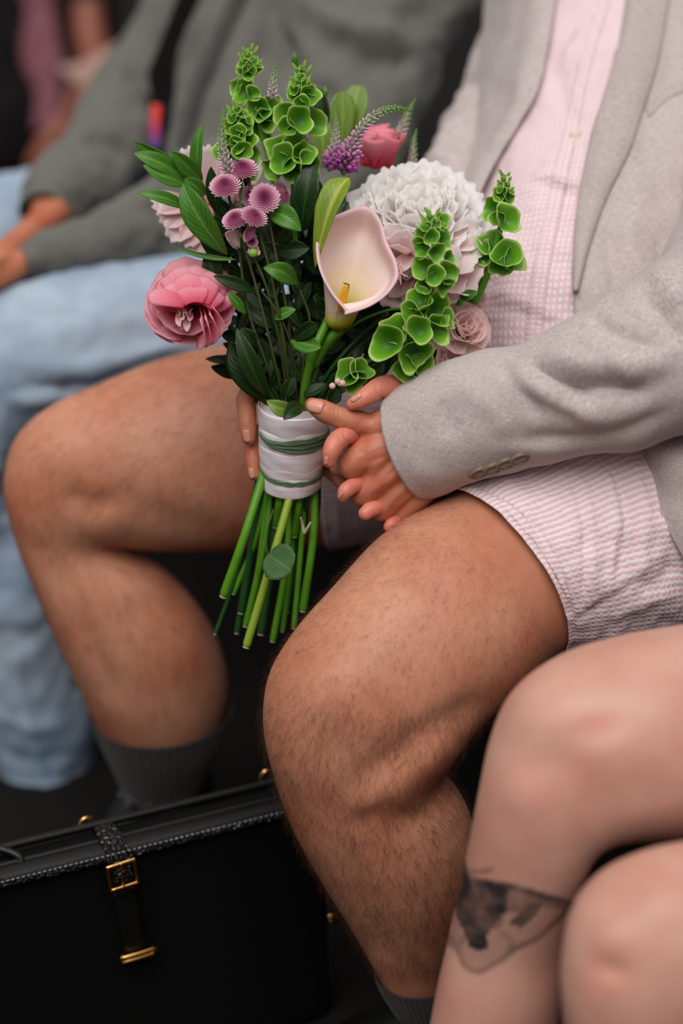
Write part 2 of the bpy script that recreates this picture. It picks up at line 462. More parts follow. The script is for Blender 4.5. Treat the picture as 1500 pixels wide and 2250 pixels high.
def mum_mat():
    k = NT('button_floret'); uv = k.uv(); sp = k.n('SeparateXYZ'); k.l(uv, sp.inputs[0])
    a = k.ramp(sp.outputs['Y'], [(0.0, (96, 16, 60)), (0.22, (146, 38, 98)), (0.5, (214, 98, 156)), (1.0, (242, 162, 200))])
    col = k.mix(k.math('MULTIPLY', k.math('POWER', sp.outputs['X'], 1.4), k.math('MULTIPLY_ADD', sp.outputs['Y'], 0.75, 0.22)), a, lin((255, 230, 238)))
    dk = k.math('SUBTRACT', 1.0, k.math('MULTIPLY', k.math('POWER', k.math('SUBTRACT', 1.0, sp.outputs['X']), 2.0), 0.42))
    cb = k.n('CombineColor'); [k.l(dk, cb.inputs[i]) for i in range(3)]; col = k.mix(1.0, col, cb.outputs[0], 'MULTIPLY')
    k.set(Base_Color=col, Roughness=0.6, Specular_IOR_Level=0.2); k.translucent(col, 0.15); return k.m
M['mum'] = mum_mat()
def spike_mat():
    k = NT('speedwell_floret'); uv = k.uv(); sp = k.n('SeparateXYZ'); k.l(uv, sp.inputs[0])
    tip = k.ramp(sp.outputs['Y'], [(0.0, (110, 160, 48)), (0.3, (166, 186, 130)), (0.5, (232, 208, 212)), (0.78, (222, 160, 200)), (1.0, (196, 88, 180))])
    col = k.mix(k.math('POWER', k.math('SUBTRACT', 1.0, sp.outputs['X']), 2.5), tip, lin((72, 116, 50)))
    k.set(Base_Color=col, Roughness=0.6, Specular_IOR_Level=0.2); return k.m
M['spike'] = spike_mat()
def satin():
    k = NT('white_satin'); n = k.noise(k.mapping(k.uv(), (4, 2.2, 1)), 1.0, 1)
    k.set(Base_Color=lin((242, 230, 234)), Roughness=0.3, Specular_IOR_Level=0.6, Sheen_Weight=0.2, Normal=k.bump(n, 0.25, 0.004)); return k.m
M['satin'] = satin()
M['twine'] = plain('sage_green_twine', (104, 130, 100), 0.85, nscale=500, var=0.6, bump=0.5)
M['nail'] = plain('fingernail', (226, 152, 132), 0.25, nscale=200, var=0.1, spec=0.5)
M['hair'] = plain('dark_brown_hair', (88, 52, 32), 0.55, var=0.3, spec=0.3)
M['button'] = plain('brown_horn_button', (136, 114, 98), 0.3, nscale=80, var=0.5, spec=0.5)
def croc():
    k = NT('black_croc_leather'); n = k.n('TexVoronoi', feature='DISTANCE_TO_EDGE', Scale=1.0); k.l(k.mapping(k.uv(), (190, 130, 1)), n.inputs['Vector'])
    r = k.ramp(n.outputs['Distance'], [(0.0, (0, 0, 0)), (0.25, (255, 255, 255))])
    k.set(Base_Color=lin((20, 20, 22)), Roughness=0.22, Specular_IOR_Level=0.6, Normal=k.bump(r, 0.9, 0.002)); return k.m
M['croc'] = croc()
M['leather'] = plain('black_leather', (15, 14, 14), 0.42, nscale=260, var=0.3, bump=0.25, spec=0.35)
M['felt'] = plain('black_bag_fabric', (14, 14, 14), 0.85, nscale=300, var=0.3, bump=0.2, spec=0.1)
M['gold'] = plain('polished_gold', (236, 178, 104), 0.18, 1.0, var=0.1, bump=0.02)
M['shoe'] = plain('black_shoe_leather', (16, 15, 15), 0.3, nscale=120, var=0.2, bump=0.1)
M['glitter'] = plain('silver_sparkle', (150, 150, 156), 0.2, 0.9, nscale=900, var=0.8, bump=1.0)
M['bench'] = plain('black_painted_wood', (15, 13, 12), 0.6, nscale=30, var=0.4)
M['floor'] = plain('dark_brown_floor', (18, 15, 14), 0.8, nscale=6, var=0.6, spec=0.15)

# ================================================================== the setting
def boxpart(c, s, ax=None):
    c = np.asarray(c, float); ax = np.eye(3) if ax is None else np.asarray(ax)
    q = np.array([[-1,-1,-1],[1,-1,-1],[1,1,-1],[-1,1,-1],[-1,-1,1],[1,-1,1],[1,1,1],[-1,1,1]])*np.asarray(s)/2
    F = np.array([[0,3,2,1],[4,5,6,7],[0,1,5,4],[1,2,6,5],[2,3,7,6],[3,0,4,7]])
    p = Part(); p.add(c + q @ ax, F); return p
def bevel(o, w=0.003, n=2):
    m = o.modifiers.new('bevel', 'BEVEL'); m.width = w; m.segments = n; m.limit_method = 'ANGLE'
    return o
fl = build('floor', boxpart((0, 3.5, -0.02), (12, 13, 0.04)), M['floor']); fl['kind'] = 'structure'

FACE = nrm(np.array([-0.93, -0.36, 0.0])); SIDE = np.array([FACE[1], -FACE[0], 0.0])      # people face FACE, row runs along SIDE
Z3 = np.array([0, 0, 1.0])
bench_c = np.array([0.30, 2.14, 0.0])
AX = np.array([SIDE, FACE, Z3])
bench = thing('bench', 'long black wooden bench the people in the row are sitting on', 'bench', tuple(bench_c))
for k in range(3):
    bevel(build('plank', boxpart(bench_c + SIDE*0.25 + FACE*(-0.19 + 0.145*k) + Z3*0.324, (2.7, 0.135, 0.03), AX), M['bench'], bench))
for sgn in (-1, 1):
    for q in (-0.17, 0.1):
        bevel(build('leg', boxpart(bench_c + SIDE*(0.25 + sgn*1.2) + FACE*q + Z3*0.1545, (0.05, 0.05, 0.309), AX), M['bench'], bench))

def multi(name, parts_mats, parent, label=None):
    "one mesh whose pieces keep their own material"
    o = build(name, merge([p for p, m in parts_mats]), None, parent, uv=False, label=label)
    idx = np.concatenate([np.full(sum(len(f) for f in p.F), i) for i, (p, m) in enumerate(parts_mats)])
    for p, m in parts_mats: o.data.materials.append(m)
    if len(idx) == len(o.data.polygons): o.data.polygons.foreach_set('material_index', idx.astype(np.int32))
    return o

def lp(rings, specs=(), nv=90, nu=64, **k):
    "closed limb with anatomy pushed in or out"
    p = limb_closed(rings, nv=nv, nu=nu, **k)
    V, FL, UV = p.arrays()
    if specs: p.V = [relief(V, FL[0], specs)]
    return p
def chain(K, nu=18, n=22):
    C, R = pxtube(K, n); return closed_tube(C, R, nu)

def shell(name, rings, mat, parent, specs=(), nv=110, nu=110, thick=0.0025, wr=None, power=2.0, label=None, rows=None, inset=None):
    "open tube of cloth around a limb"
    V, F, UV = limb(rings, nv=nv, nu=nu, power=power)
    if specs: V = relief(V, F, specs)
    if wr:
        for q in (wr if isinstance(wr, list) else [wr]): V = wrinkle(V, F, *q)
    p = Part(); p.add(V, F, UV)
    return build(name, p, mat, parent, solid=thick, label=label)

def patch(ctrl, nr=70, nc=50):
    "sheet through rows of (px, py, depth) control points -> pixel grid (nr, nc, 3)"
    R_ = np.array(ctrl, float); R_[..., 2] *= 1000
    rows = np.stack([spline(r, nc) for r in R_]); G = np.stack([spline(rows[:, c], nr) for c in range(nc)], 1)
    G[..., 2] /= 1000; return G
def patch_part(G, specs=(), wr=None, uvscale=1.0):
    nr, nc = G.shape[:2]; V = P(G[..., 0], G[..., 1], G[..., 2]).reshape(-1, 3); F = grid_faces(nr, nc)
    if specs:
        N = normals(V, F)
        V = relief(V, F, specs, flip=(np.einsum('ij,ij->i', normals(V, F), V - V.mean(0)).mean() >= 0) != (np.einsum('ij,ij->i', N, CAM - V).mean() > 0))
    if wr: V = wrinkle(V, F, *wr)
    g = V.reshape(nr, nc, 3)
    u = np.concatenate([np.zeros((nr, 1)), np.cumsum(np.linalg.norm(np.diff(g, axis=1), axis=2), 1)], 1).mean(0)
    v = np.concatenate([np.zeros((1, nc)), np.cumsum(np.linalg.norm(np.diff(g, axis=0), axis=2), 0)], 0).mean(1)
    UV = np.stack(np.broadcast_arrays(u[None], v[:, None]), -1).reshape(-1, 2)
    p = Part(); p.add(V, F, UV); return p
def bvh_of(part):
    V, FL, _ = part.arrays(); return BVHTree.FromPolygons([Vector(v) for v in V], [tuple(int(i) for i in f) for fl in FL for f in fl])
def surf_depth(bvh, px, py, fallback):
    d = P(px, py, 1.0) - CAM; L = np.linalg.norm(d)
    hit = bvh.ray_cast(Vector(CAM), Vector(d/L))
    return hit[3]/L if hit[0] is not None else fallback
def drape(G, bvh, off):
    "lay a sheet over a body: depth from the body's surface minus off (m)"
    H = G.copy()
    for i in range(G.shape[0]):
        for j in range(G.shape[1]):
            s = surf_depth(bvh, G[i, j, 0], G[i, j, 1], None)
            H[i, j, 2] = G[i, j, 2] if s is None else min(G[i, j, 2], s - off)
    return H
def smooth_depth(G, n=6):
    D = G[..., 2].copy()
    for _ in range(n):
        Q = np.pad(D, 1, mode='edge'); D = (Q[1:-1, 1:-1]*2 + Q[:-2, 1:-1] + Q[2:, 1:-1] + Q[1:-1, :-2] + Q[1:-1, 2:])/6
    G = G.copy(); G[..., 2] = np.minimum(D, G[..., 2] + 0.004); return G

def hairs(V, N, n, length, rad, lean, mask, curl=1.0, seg=5, up=0.45, area=None):
    "thin tapering curved hairs rooted on the skin, one part"
    idx = np.flatnonzero(mask); wgt = area[idx]/area[idx].sum() if area is not None else None; idx = rng.choice(idx, n, p=wgt)
    p = Part(); k = seg
    base = V[idx] + rng.normal(0, 0.0035, (n, 3)); nn = N[idx]
    base -= nn*np.einsum('ij,ij->i', base - V[idx], nn)[:, None]
    lean = np.asarray(lean, float)
    ln = np.broadcast_to(lean, (n, 3)) if lean.ndim == 1 else lean[idx]
    ln = nrm(ln - nn*np.einsum('ij,ij->i', ln, nn)[:, None] + rng.normal(0, 0.45, (n, 3)))
    L = length*rng.uniform(0.5, 1.25, n); side = nrm(np.cross(nn, ln)); cu = rng.normal(0, 0.9, n)*curl
    t = np.linspace(0, 1, k)
    pts = np.zeros((n, k, 3)); ang = cu[:, None]*t[None]*1.6
    step = (L/(k-1))[:, None]
    dirs = nrm(np.cos(ang)[..., None]*ln[:, None] + np.sin(ang)[..., None]*side[:, None] + (up*(1-1.1*t))[None, :, None]*nn[:, None])
    pts[:, 0] = base
    for i in range(1, k): pts[:, i] = pts[:, i-1] + dirs[:, i-1]*step
    r = rad*(1 - 0.75*t)
    a1 = nn[:, None]; a2 = side[:, None]
    ring = []
    for q in range(3):
        a = q*2.0944; ring.append(pts + (math.cos(a)*a1 + math.sin(a)*a2)*r[None, :, None])
    A = np.stack(ring, 2).reshape(-1, 3)                                    # n,k,3
    f = grid_faces(k, 3, True)
    F = (f[None] + (np.arange(n)*k*3)[:, None, None]).reshape(-1, 4)
    p.add(A, F); return p

# ================================================================== man in the grey blazer
man = thing('person', 'seated man in grey linen blazer and pink striped shorts holding the bouquet', 'person', (0.30, 2.15, 0.0), 'people seated in the row')

near_leg = [(1500, 850, 1690, 1330, 2.29, .92), (1320, 915, 1540, 1400, 2.25, .92), (1150, 1000, 1385, 1425, 2.215, .86), (1000, 1082, 1222, 1438, 2.18, .87), (850, 1165, 1130, 1535, 2.15, .88), (730, 1290, 1062, 1595, 2.13, .86),
            (640, 1394, 1010, 1652, 2.12, .78), (592, 1478, 984, 1690, 2.12, .72), (579, 1570, 972, 1712, 2.125, .7), (597, 1668, 990, 1735, 2.14, .72),
            (636, 1795, 1035, 1800, 2.17, .78), (692, 1898, 1052, 1900, 2.20, .82), (760, 2012, 1035, 2015, 2.235, .86), (832, 2142, 990, 2142, 2.27, .95), (890, 2250, 985, 2240, 2.30, 1.0), (915, 2340, 1000, 2330, 2.33, 1.05)]
near_anat = [('g', 720, 1530, 90, 70, -35, 4.0), ('g', 800, 1420, 150, 60, -35, 2.5), ('g', 650, 1660, 55, 80, 10, 2.5),
             ('l', [(1085, 1525), (980, 1590), (900, 1635), (830, 1690), (760, 1760)], 34, -6.0),
             ('l', [(1010, 1600), (940, 1670), (860, 1735), (770, 1795)], 40, 6.0),
             ('l', [(860, 1745), (820, 1785), (770, 1815)], 22, -4.0),
             ('l', [(985, 1720), (930, 1790), (850, 1800)], 26, -4.0),
             ('g', 900, 1920, 70, 160, -15, 4.0), ('l', [(760, 1850), (800, 1990), (850, 2120)], 30, -2.5), ('g', 700, 1830, 30, 90, -20, 1.5)]
far_leg = [(1100, 690, 1150, 1140, 2.44, .92), (900, 708, 910, 1170, 2.455, .92), (680, 728, 700, 1200, 2.465, .92), (500, 755, 535, 1210, 2.46, .9), (350, 790, 430, 1213, 2.455, .88), (220, 842, 335, 1210, 2.45, .84),
           (110, 893, 275, 1203, 2.445, .78), (38, 958, 247, 1197, 2.445, .72), (11, 1055, 240, 1200, 2.45, .72), (32, 1170, 262, 1212, 2.46, .76),
           (75, 1290, 370, 1268, 2.48, .8), (125, 1400, 462, 1385, 2.51, .84), (178, 1510, 500, 1500, 2.545, .88), (222, 1605, 485, 1590, 2.58, .92), (262, 1690, 445, 1668, 2.615, .98), (290, 1760, 420, 1738, 2.65, 1.05)]
far_anat = [('g', 120, 1000, 60, 60, 0, 4.0), ('l', [(140, 1075), (200, 1110), (260, 1100)], 26, -5.0), ('l', [(230, 1060), (330, 1130), (500, 1180)], 40, -4.0),
            ('l', [(190, 1130), (250, 1230), (330, 1330)], 45, 3.0), ('l', [(120, 1220), (190, 1400), (270, 1560)], 28, -5.0), ('g', 390, 1430, 70, 110, -20, 5.0), ('g', 70, 1130, 40, 80, 0, 2.0)]
torso_rings = [(1150, -110, 1640, -60, 2.66, .88), (1125, 60, 1630, 100, 2.60, .88), (1098, 200, 1620, 230, 2.54, .88), (1048, 370, 1605, 400, 2.48, .86), (995, 550, 1595, 580, 2.43, .84), (930, 740, 1590, 780, 2.40, .8), (960, 930, 1590, 980, 2.40, .8)]
inner = [((a+c)/2 + (a-(a+c)/2)*.9, (b+e)/2 + (b-(b+e)/2)*.9, (a+c)/2 + (c-(a+c)/2)*.9, (b+e)/2 + (e-(b+e)/2)*.9, d, r*.88) for a, b, c, e, d, r in torso_rings]
NL = lp(near_leg, near_anat, nv=150, nu=96); FL_ = lp(far_leg, far_anat, nv=120, nu=72)
def foot(K, r): return chain([(x, y, d, r*q) for (x, y, d), q in zip(K, (1, 1, .9, .7))], 16, 16)
big = [NL, FL_, lp(inner), chain([(1180, 880, 2.42, 170), (1420, 980, 2.36, 190)]), chain([(1330, 900, 2.41, 170), (1420, 980, 2.36, 190)]),
       chain([(1690, -30, 2.55, 85), (1660, 350, 2.38, 85), (1600, 690, 2.15, 80), (1400, 790, 2.112, 75), (1150, 890, 2.12, 66), (980, 950, 2.148, 56), (900, 965, 2.156, 50)]),
       chain([(1180, -60, 2.74, 60), (1110, 140, 2.66, 56), (1040, 340, 2.54, 50), (980, 540, 2.40, 46), (920, 760, 2.28, 50), (895, 900, 2.22, 42)]),
       chain([(950, 2300, 2.32, 42), (960, 2400, 2.35, 40)]), chain([(355, 1730, 2.63, 56), (357, 1800, 2.67, 50)])]
body_big = remeshed(big, 0.0041, 3)

# left hand (sun-tanned, from the near cuff): back of the hand to us, thumb in front of the wrap, two fingers round the back of it
L = [chain([(935, 960, 2.16, 50), (900, 960, 2.155, 50), (850, 935, 2.142, 42), (812, 938, 2.14, 31), (775, 926, 2.137, 27)]),          # thumb side
     chain([(790, 928, 2.138, 27), (757, 921, 2.133, 25.5), (738, 914, 2.130, 23.5), (718, 907, 2.128, 25), (698, 896, 2.128, 22), (686, 890, 2.13, 17)]),
     chain([(935, 955, 2.16, 52), (870, 975, 2.145, 50), (800, 1000, 2.14, 38), (772, 1022, 2.142, 33)]),                              # index ray
     chain([(940, 985, 2.163, 52), (875, 1020, 2.146, 48), (822, 1060, 2.148, 37), (797, 1082, 2.153, 32)]),
     chain([(945, 1015, 2.166, 50), (890, 1055, 2.152, 44), (850, 1100, 2.156, 33), (838, 1118, 2.160, 29)]),
     chain([(950, 1040, 2.166, 50), (915, 1085, 2.160, 36), (885, 1125, 2.166, 27), (874, 1138, 2.170, 24)]),
     chain([(850, 960, 2.143, 40), (830, 1010, 2.143, 42), (850, 1060, 2.150, 36)]),
     # proximal phalanges turning back behind the other hand's fingers
     chain([(776, 1020, 2.145, 31), (752, 1026, 2.155, 26), (735, 1005, 2.20, 23), (680, 950, 2.262, 22), (600, 880, 2.262, 21), (562, 860, 2.250, 22), (542, 868, 2.226, 22), (542, 905, 2.21, 21.5), (544, 940, 2.206, 19.5), (545, 962, 2.207, 16)]),
     chain([(800, 1082, 2.155, 31), (782, 1078, 2.17, 26), (740, 1040, 2.23, 22), (670, 1000, 2.262, 21), (600, 960, 2.258, 20), (566, 950, 2.240, 20), (556, 980, 2.226, 20), (557, 1010, 2.222, 19.5), (560, 1040, 2.222, 16.5)]),
     chain([(840, 1118, 2.162, 28), (820, 1110, 2.18, 24), (790, 1070, 2.23, 21), (740, 1040, 2.25, 19)]),
     chain([(875, 1138, 2.172, 23), (858, 1128, 2.19, 20), (830, 1090, 2.23, 18)])]
hand_l = remeshed(L, 0.0011, 5)
V, FLs, UVs = hand_l.arrays()
tend = [('l', [(900, 985), (850, 1010), (790, 1030)], 9, 1.0), ('l', [(915, 1015), (860, 1050), (812, 1085)], 9, 1.1), ('l', [(925, 1045), (880, 1085), (848, 1120)], 9, .9),
        ('l', [(880, 1000), (835, 1040), (815, 1070)], 11, -1.0), ('l', [(895, 1040), (850, 1085), (830, 1108)], 9, -.9), ('l', [(905, 1075), (865, 1110), (858, 1130)], 8, -.9),
        ('l', [(905, 1030), (870, 1020), (840, 1050), (825, 1080)], 5, .7), ('g', 775, 1022, 16, 20, 0, 1.5), ('g', 800, 1085, 16, 18, 0, 1.5), ('g', 840, 1120, 14, 16, 0, 1.2),
        ('l', [(735, 893), (738, 935)], 3.5, -.9), ('l', [(727, 892), (731, 933)], 3, -.7), ('l', [(744, 897), (746, 938)], 3, -.7), ('l', [(790, 945), (800, 975), (785, 1000)], 12, -1.4)]
hand_l.V = [relief(V, FLs[0], tend)]

# right hand (pinker): comes down behind, thumb across the top, finger tips showing between the other hand's knuckles
Rr = [chain([(905, 880, 2.20, 40), (880, 935, 2.205, 44), (840, 985, 2.205, 42), (800, 1010, 2.205, 34)]),
      chain([(915, 930, 2.205, 44), (880, 1000, 2.21, 42), (840, 1060, 2.21, 34)]),
      chain([(905, 866, 2.17, 28), (870, 852, 2.150, 28), (838, 852, 2.135, 26), (812, 866, 2.126, 22.5), (790, 880, 2.123, 19), (775, 887, 2.124, 15)]),
      chain([(815, 985, 2.19, 28), (782, 955, 2.150, 24), (758, 958, 2.133, 23), (738, 972, 2.124, 22.5), (727, 994, 2.120, 19.5), (723, 1014, 2.122, 15)]),
      chain([(840, 1040, 2.19, 24), (800, 1056, 2.150, 19), (772, 1069, 2.138, 18), (758, 1080, 2.134, 17), (753, 1090, 2.136, 13.5)]),
      chain([(860, 1080, 2.19, 24), (838, 1108, 2.155, 19), (812, 1120, 2.145, 18), (802, 1128, 2.143, 16)]),
      chain([(890, 1110, 2.19, 22), (872, 1140, 2.165, 17), (858, 1152, 2.156, 14.5), (853, 1158, 2.155, 12)])]
hand_r = remeshed(Rr, 0.0011, 5)
V, FLs, UVs = hand_r.arrays()
hand_r.V = [relief(V, FLs[0], [('l', [(752, 945), (770, 985)], 4, -.8), ('l', [(742, 952), (757, 985)], 3, -.5), ('l', [(822, 832), (835, 880)], 4, -.8), ('l', [(838, 870), (850, 890)], 6, -1.0)])]
body = multi('body', [(body_big, M['skin']), (hand_l, M['hand']), (hand_r, M['hand_pink'])], man)

def nail(c, along, across, toward, Lg, Wd):
    "curved little plate; Lg, Wd in photo pixels"
    u, v = np.meshgrid(np.linspace(-1, 1, 9), np.linspace(-1, 1, 9))
    k = np.clip(1 - np.abs(v)**4*0.35, 0, 1)
    al, ac, to = nrm(along), nrm(across), nrm(toward)
    V = np.asarray(c) + (v*Lg*PX/2)[..., None]*al + (u*k*Wd*PX/2)[..., None]*ac - ((u**2*.42 + np.clip(-v, 0, 1)**3*.12)*Wd*PX/2)[..., None]*to
    p = Part(); p.add(V.reshape(-1, 3), grid_faces(9, 9), np.zeros((81, 2))); return p
hb = BVHTree.FromPolygons([Vector(v) for v in np.vstack([hand_l.arrays()[0], hand_r.arrays()[0]])],
     [tuple(int(i) for i in f) for f in np.vstack([hand_l.F[0]] + [g + hand_l.n for g in hand_r.F[:1]])])
for px, py, al, lg, wd in ((692, 891, (-1, .35, 0), 36, 30), (781, 872, (-.85, -.5, -.2), 26, 16), (541, 958, (.05, -1, 0), 27, 18), (552, 1040, (.1, -1, 0), 23, 15),
                           (716, 1012, (-.15, -1, -.3), 18, 10), (748, 1087, (-.5, -.8, -.4), 14, 8)):
    d = P(px, py, 1.0) - CAM; ln = np.linalg.norm(d); h = hb.ray_cast(Vector(CAM), Vector(d/ln))
    if h[0] is None: continue
    n_ = np.array(h[1]); n_ = n_ if n_ @ (CAM - np.array(h[0])) > 0 else -n_
    a = cv(*al); a = nrm(a - n_*(a @ n_))
    build('fingernail', nail(np.array(h[0]) + n_*0.0007, a, np.cross(a, n_), n_, lg, wd), M['nail'], man, solid=0.0005)

# leg hair
Vn, _, _ = NL.arrays(); Fn = NL.F[0]; Nn = normals(Vn, Fn)
if np.einsum('ij,ij->i', Nn, Vn - P(800, 1550, 2.16)).mean() < 0: Nn = -Nn
x, y, d = proj(Vn)
face = np.einsum('ij,ij->i', Nn, nrm(CAM - Vn))
T_ = np.gradient(Vn.reshape(150, 96, 3).mean(1), axis=0); T_ = np.repeat(nrm(T_), 96, 0)
mk = (face > -0.35) & (x < 1235) & (y < 2150) & (x < np.interp(y, [1080, 1440], [985, 1228]) + 8)
def vert_area(V, F):
    a = V[F[:, 2]] - V[F[:, 0]]; b = V[F[:, 3]] - V[F[:, 1]]; fa = np.linalg.norm(np.cross(a, b), axis=1)/8; r = np.zeros(len(V)); [np.add.at(r, F[:, k], fa) for k in range(4)]; return r
arn = vert_area(Vn, Fn)
grav = T_*1.0 + np.array([0, 0, -0.8])
hp = hairs(Vn, Nn, 5200, 0.013, 0.000062, grav, mk & (y < 1650), 2.4, seg=6, up=.8, area=arn)
hp2 = hairs(Vn, Nn, 5600, 0.016, 0.000085, grav, mk & (y >= 1560), 1.6, seg=6, up=.65, area=arn)
hh = build('leg_hair', merge([hp, hp2]), M['hair'], man, uv=False, label='fine curly dark hair on the nearer bare leg'); hh['kind'] = 'stuff'
Vf, _, _ = FL_.arrays(); Nf = normals(Vf, FL_.F[0])
if np.einsum('ij,ij->i', Nf, Vf - P(300, 1100, 2.47)).mean() < 0: Nf = -Nf
xf, yf, df = proj(Vf); ff = np.einsum('ij,ij->i', Nf, nrm(CAM - Vf))
Tf = np.repeat(nrm(np.gradient(Vf.reshape(120, 72, 3).mean(1), axis=0)), 72, 0)
hh = build('leg_hair', hairs(Vf, Nf, 2400, 0.016, 0.0001, Tf + np.array([0, 0, -.8]), (ff > -.3) & (xf < 560) & (yf < 1590), 1.0, area=vert_area(Vf, FL_.F[0])), M['hair'], man, uv=False, label='dark hair on the further bare leg'); hh['kind'] = 'stuff'

# shirt: closed soft tube over the chest and belly
shirt_specs = [('l', [(1180, 395), (1230, 415), (1275, 428)], 10, -5.0), ('l', [(1165, 385), (1225, 395), (1275, 408)], 14, 6.0), ('l', [(1190, 360), (1230, 350), (1260, 340)], 8, 2.5),
               ('l', [(1215, 140), (1240, 230), (1290, 280)], 18, -4.0), ('l', [(1230, 150), (1290, 60), (1360, 55)], 10, 4.0), ('l', [(1130, 560), (1190, 560), (1240, 590)], 20, -3.0),
               ('l', [(1060, 470), (1120, 560), (1110, 680)], 22, 3.5), ('l', [(1070, 640), (1130, 650), (1230, 700)], 12, 3.0), ('l', [(1080, 680), (1150, 690), (1240, 730)], 10, -3.0), ('l', [(1280, 60), (1270, 140)], 6, 2.0)]
V, F, UV = limb(torso_rings, nv=160, nu=170)
V = relief(V, F, shirt_specs); V = wrinkle(V, F, 16.0, 0.005, 3.0)
shirt_p = Part(); shirt_p.add(V, F, UV)
shirt = build('shirt', shirt_p, M['shirt'], man, label='pink and white puckered check shirt')
tb = bvh_of(shirt_p)
# placket edge and its button
pk = drape(patch([[(1328, -40, 2.5), (1352, -40, 2.5)], [(1268, 150, 2.5), (1296, 150, 2.5)], [(1235, 290, 2.5), (1268, 292, 2.5)], [(1205, 420, 2.45), (1240, 424, 2.45)], [(1170, 600, 2.4), (1205, 604, 2.4)], [(1150, 800, 2.4), (1185, 800, 2.4)]], 60, 6), tb, 0.0018)
build('placket', patch_part(pk), M['shirt'], shirt, solid=0.001)
c = P(1264, 294, surf_depth(tb, 1264, 294, 2.4) - 0.004)
build('button', merge([Part().add(*ellipsoid(c, [RIGHT*.006, UP*.0055, FWD*.0016]))]), plain('pale_shirt_button', (236, 222, 206), .35), shirt, label='small pale shirt button')

# blazer
fr = [[(1392, -70, 2.50), (1480, -70, 2.48), (1580, -70, 2.50), (1665, -60, 2.62)], [(1345, 150, 2.46), (1440, 150, 2.42), (1560, 150, 2.43), (1665, 160, 2.55)],
      [(1297, 300, 2.40), (1400, 300, 2.36), (1540, 300, 2.37), (1660, 320, 2.49)], [(1268, 450, 2.36), (1370, 450, 2.33), (1520, 470, 2.34), (1655, 480, 2.45)],
      [(1261, 650, 2.33), (1370, 650, 2.30), (1520, 650, 2.30), (1650, 670, 2.41)], [(1290, 850, 2.31), (1380, 850, 2.27), (1510, 850, 2.26), (1650, 870, 2.36)],
      [(1380, 975, 2.17), (1440, 980, 2.13), (1540, 1000, 2.12), (1660, 1000, 2.22)], [(1440, 1100, 2.132), (1500, 1100, 2.118), (1570, 1100, 2.115), (1670, 1100, 2.20)], [(1500, 1222, 2.128), (1550, 1220, 2.118), (1610, 1210, 2.115), (1690, 1200, 2.20)], [(1570, 1330, 2.13), (1600, 1320, 2.12), (1650, 1310, 2.12), (1710, 1290, 2.20)]]
G = smooth_depth(drape(patch(fr, 120, 60), tb, 0.008), 5)
fspec = [('l', [(1330, 500), (1345, 600), (1360, 700)], 16, -3.0), ('l', [(1380, 470), (1385, 560), (1420, 640)], 22, 4.0), ('l', [(1430, 250), (1440, 360), (1460, 460)], 30, -3.0), ('l', [(1440, 520), (1450, 600)], 14, -3.0)]
blazer = build('blazer', patch_part(G, fspec, (11.0, .004, 5.0)), M['linen'], man, solid=0.003, label='light grey linen blazer, worn open')
lap = [[(1386, -70, 2.5), (1430, -70, 2.5), (1480, -70, 2.5)], [(1345, 150, 2.5), (1392, 150, 2.5), (1440, 150, 2.5)], [(1318, 240, 2.5), (1365, 240, 2.5), (1411, 240, 2.5)], [(1293, 330, 2.5), (1338, 330, 2.5), (1381, 330, 2.5)],
       [(1272, 430, 2.5), (1302, 430, 2.5), (1332, 430, 2.5)], [(1262, 540, 2.5), (1278, 540, 2.5), (1293, 540, 2.5)], [(1259, 640, 2.5), (1263, 640, 2.5), (1268, 640, 2.5)]]
gl = drape(patch(lap, 90, 22), bvh_of(patch_part(G, fspec, (11.0, .004, 5.0))), 0.0042)
gl = smooth_depth(gl, 3); uu = np.linspace(-1, 1, 22)[None]; gl[..., 2] -= 0.0055*(1 - np.abs(uu)**2.5)
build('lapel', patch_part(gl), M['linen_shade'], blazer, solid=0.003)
pb = bvh_of(patch_part(G, fspec, (11.0, .004, 5.0)))
pw = drape(patch([[(1418, 236, 2.5), (1470, 190, 2.5), (1520, 170, 2.5), (1560, 160, 2.5)], [(1424, 258, 2.5), (1470, 216, 2.5), (1520, 196, 2.5), (1560, 188, 2.5)]], 8, 20), pb, 0.003)
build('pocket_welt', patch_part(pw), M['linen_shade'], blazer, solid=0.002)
ff_ = [[(1070, -70, 2.70), (1120, -70, 2.60), (1180, -70, 2.54), (1230, -70, 2.52)], [(1058, 100, 2.64), (1105, 100, 2.54), (1160, 100, 2.49), (1204, 100, 2.47)], [(1040, 200, 2.61), (1085, 200, 2.51), (1135, 205, 2.45), (1178, 205, 2.43)],
       [(1015, 290, 2.57), (1055, 290, 2.48), (1095, 290, 2.43), (1128, 290, 2.41)], [(965, 400, 2.52), (1005, 400, 2.44), (1038, 400, 2.40), (1066, 400, 2.385)], [(930, 500, 2.48), (970, 500, 2.43), (1000, 500, 2.40), (1030, 490, 2.38)], [(900, 640, 2.46), (930, 640, 2.42), (960, 640, 2.40), (990, 640, 2.385)]]
g2 = smooth_depth(drape(patch(ff_, 90, 40), tb, 0.010), 4); u2 = np.linspace(0, 1, 40)[None]; g2[..., 2] -= 0.012*np.exp(-((u2-.72)/.25)**2)
build('front_panel', patch_part(g2, [('l', [(1130, 0), (1100, 150), (1060, 300)], 18, 3.0)], (11.0, .003, 9.0)), M['linen'], blazer, solid=0.003)

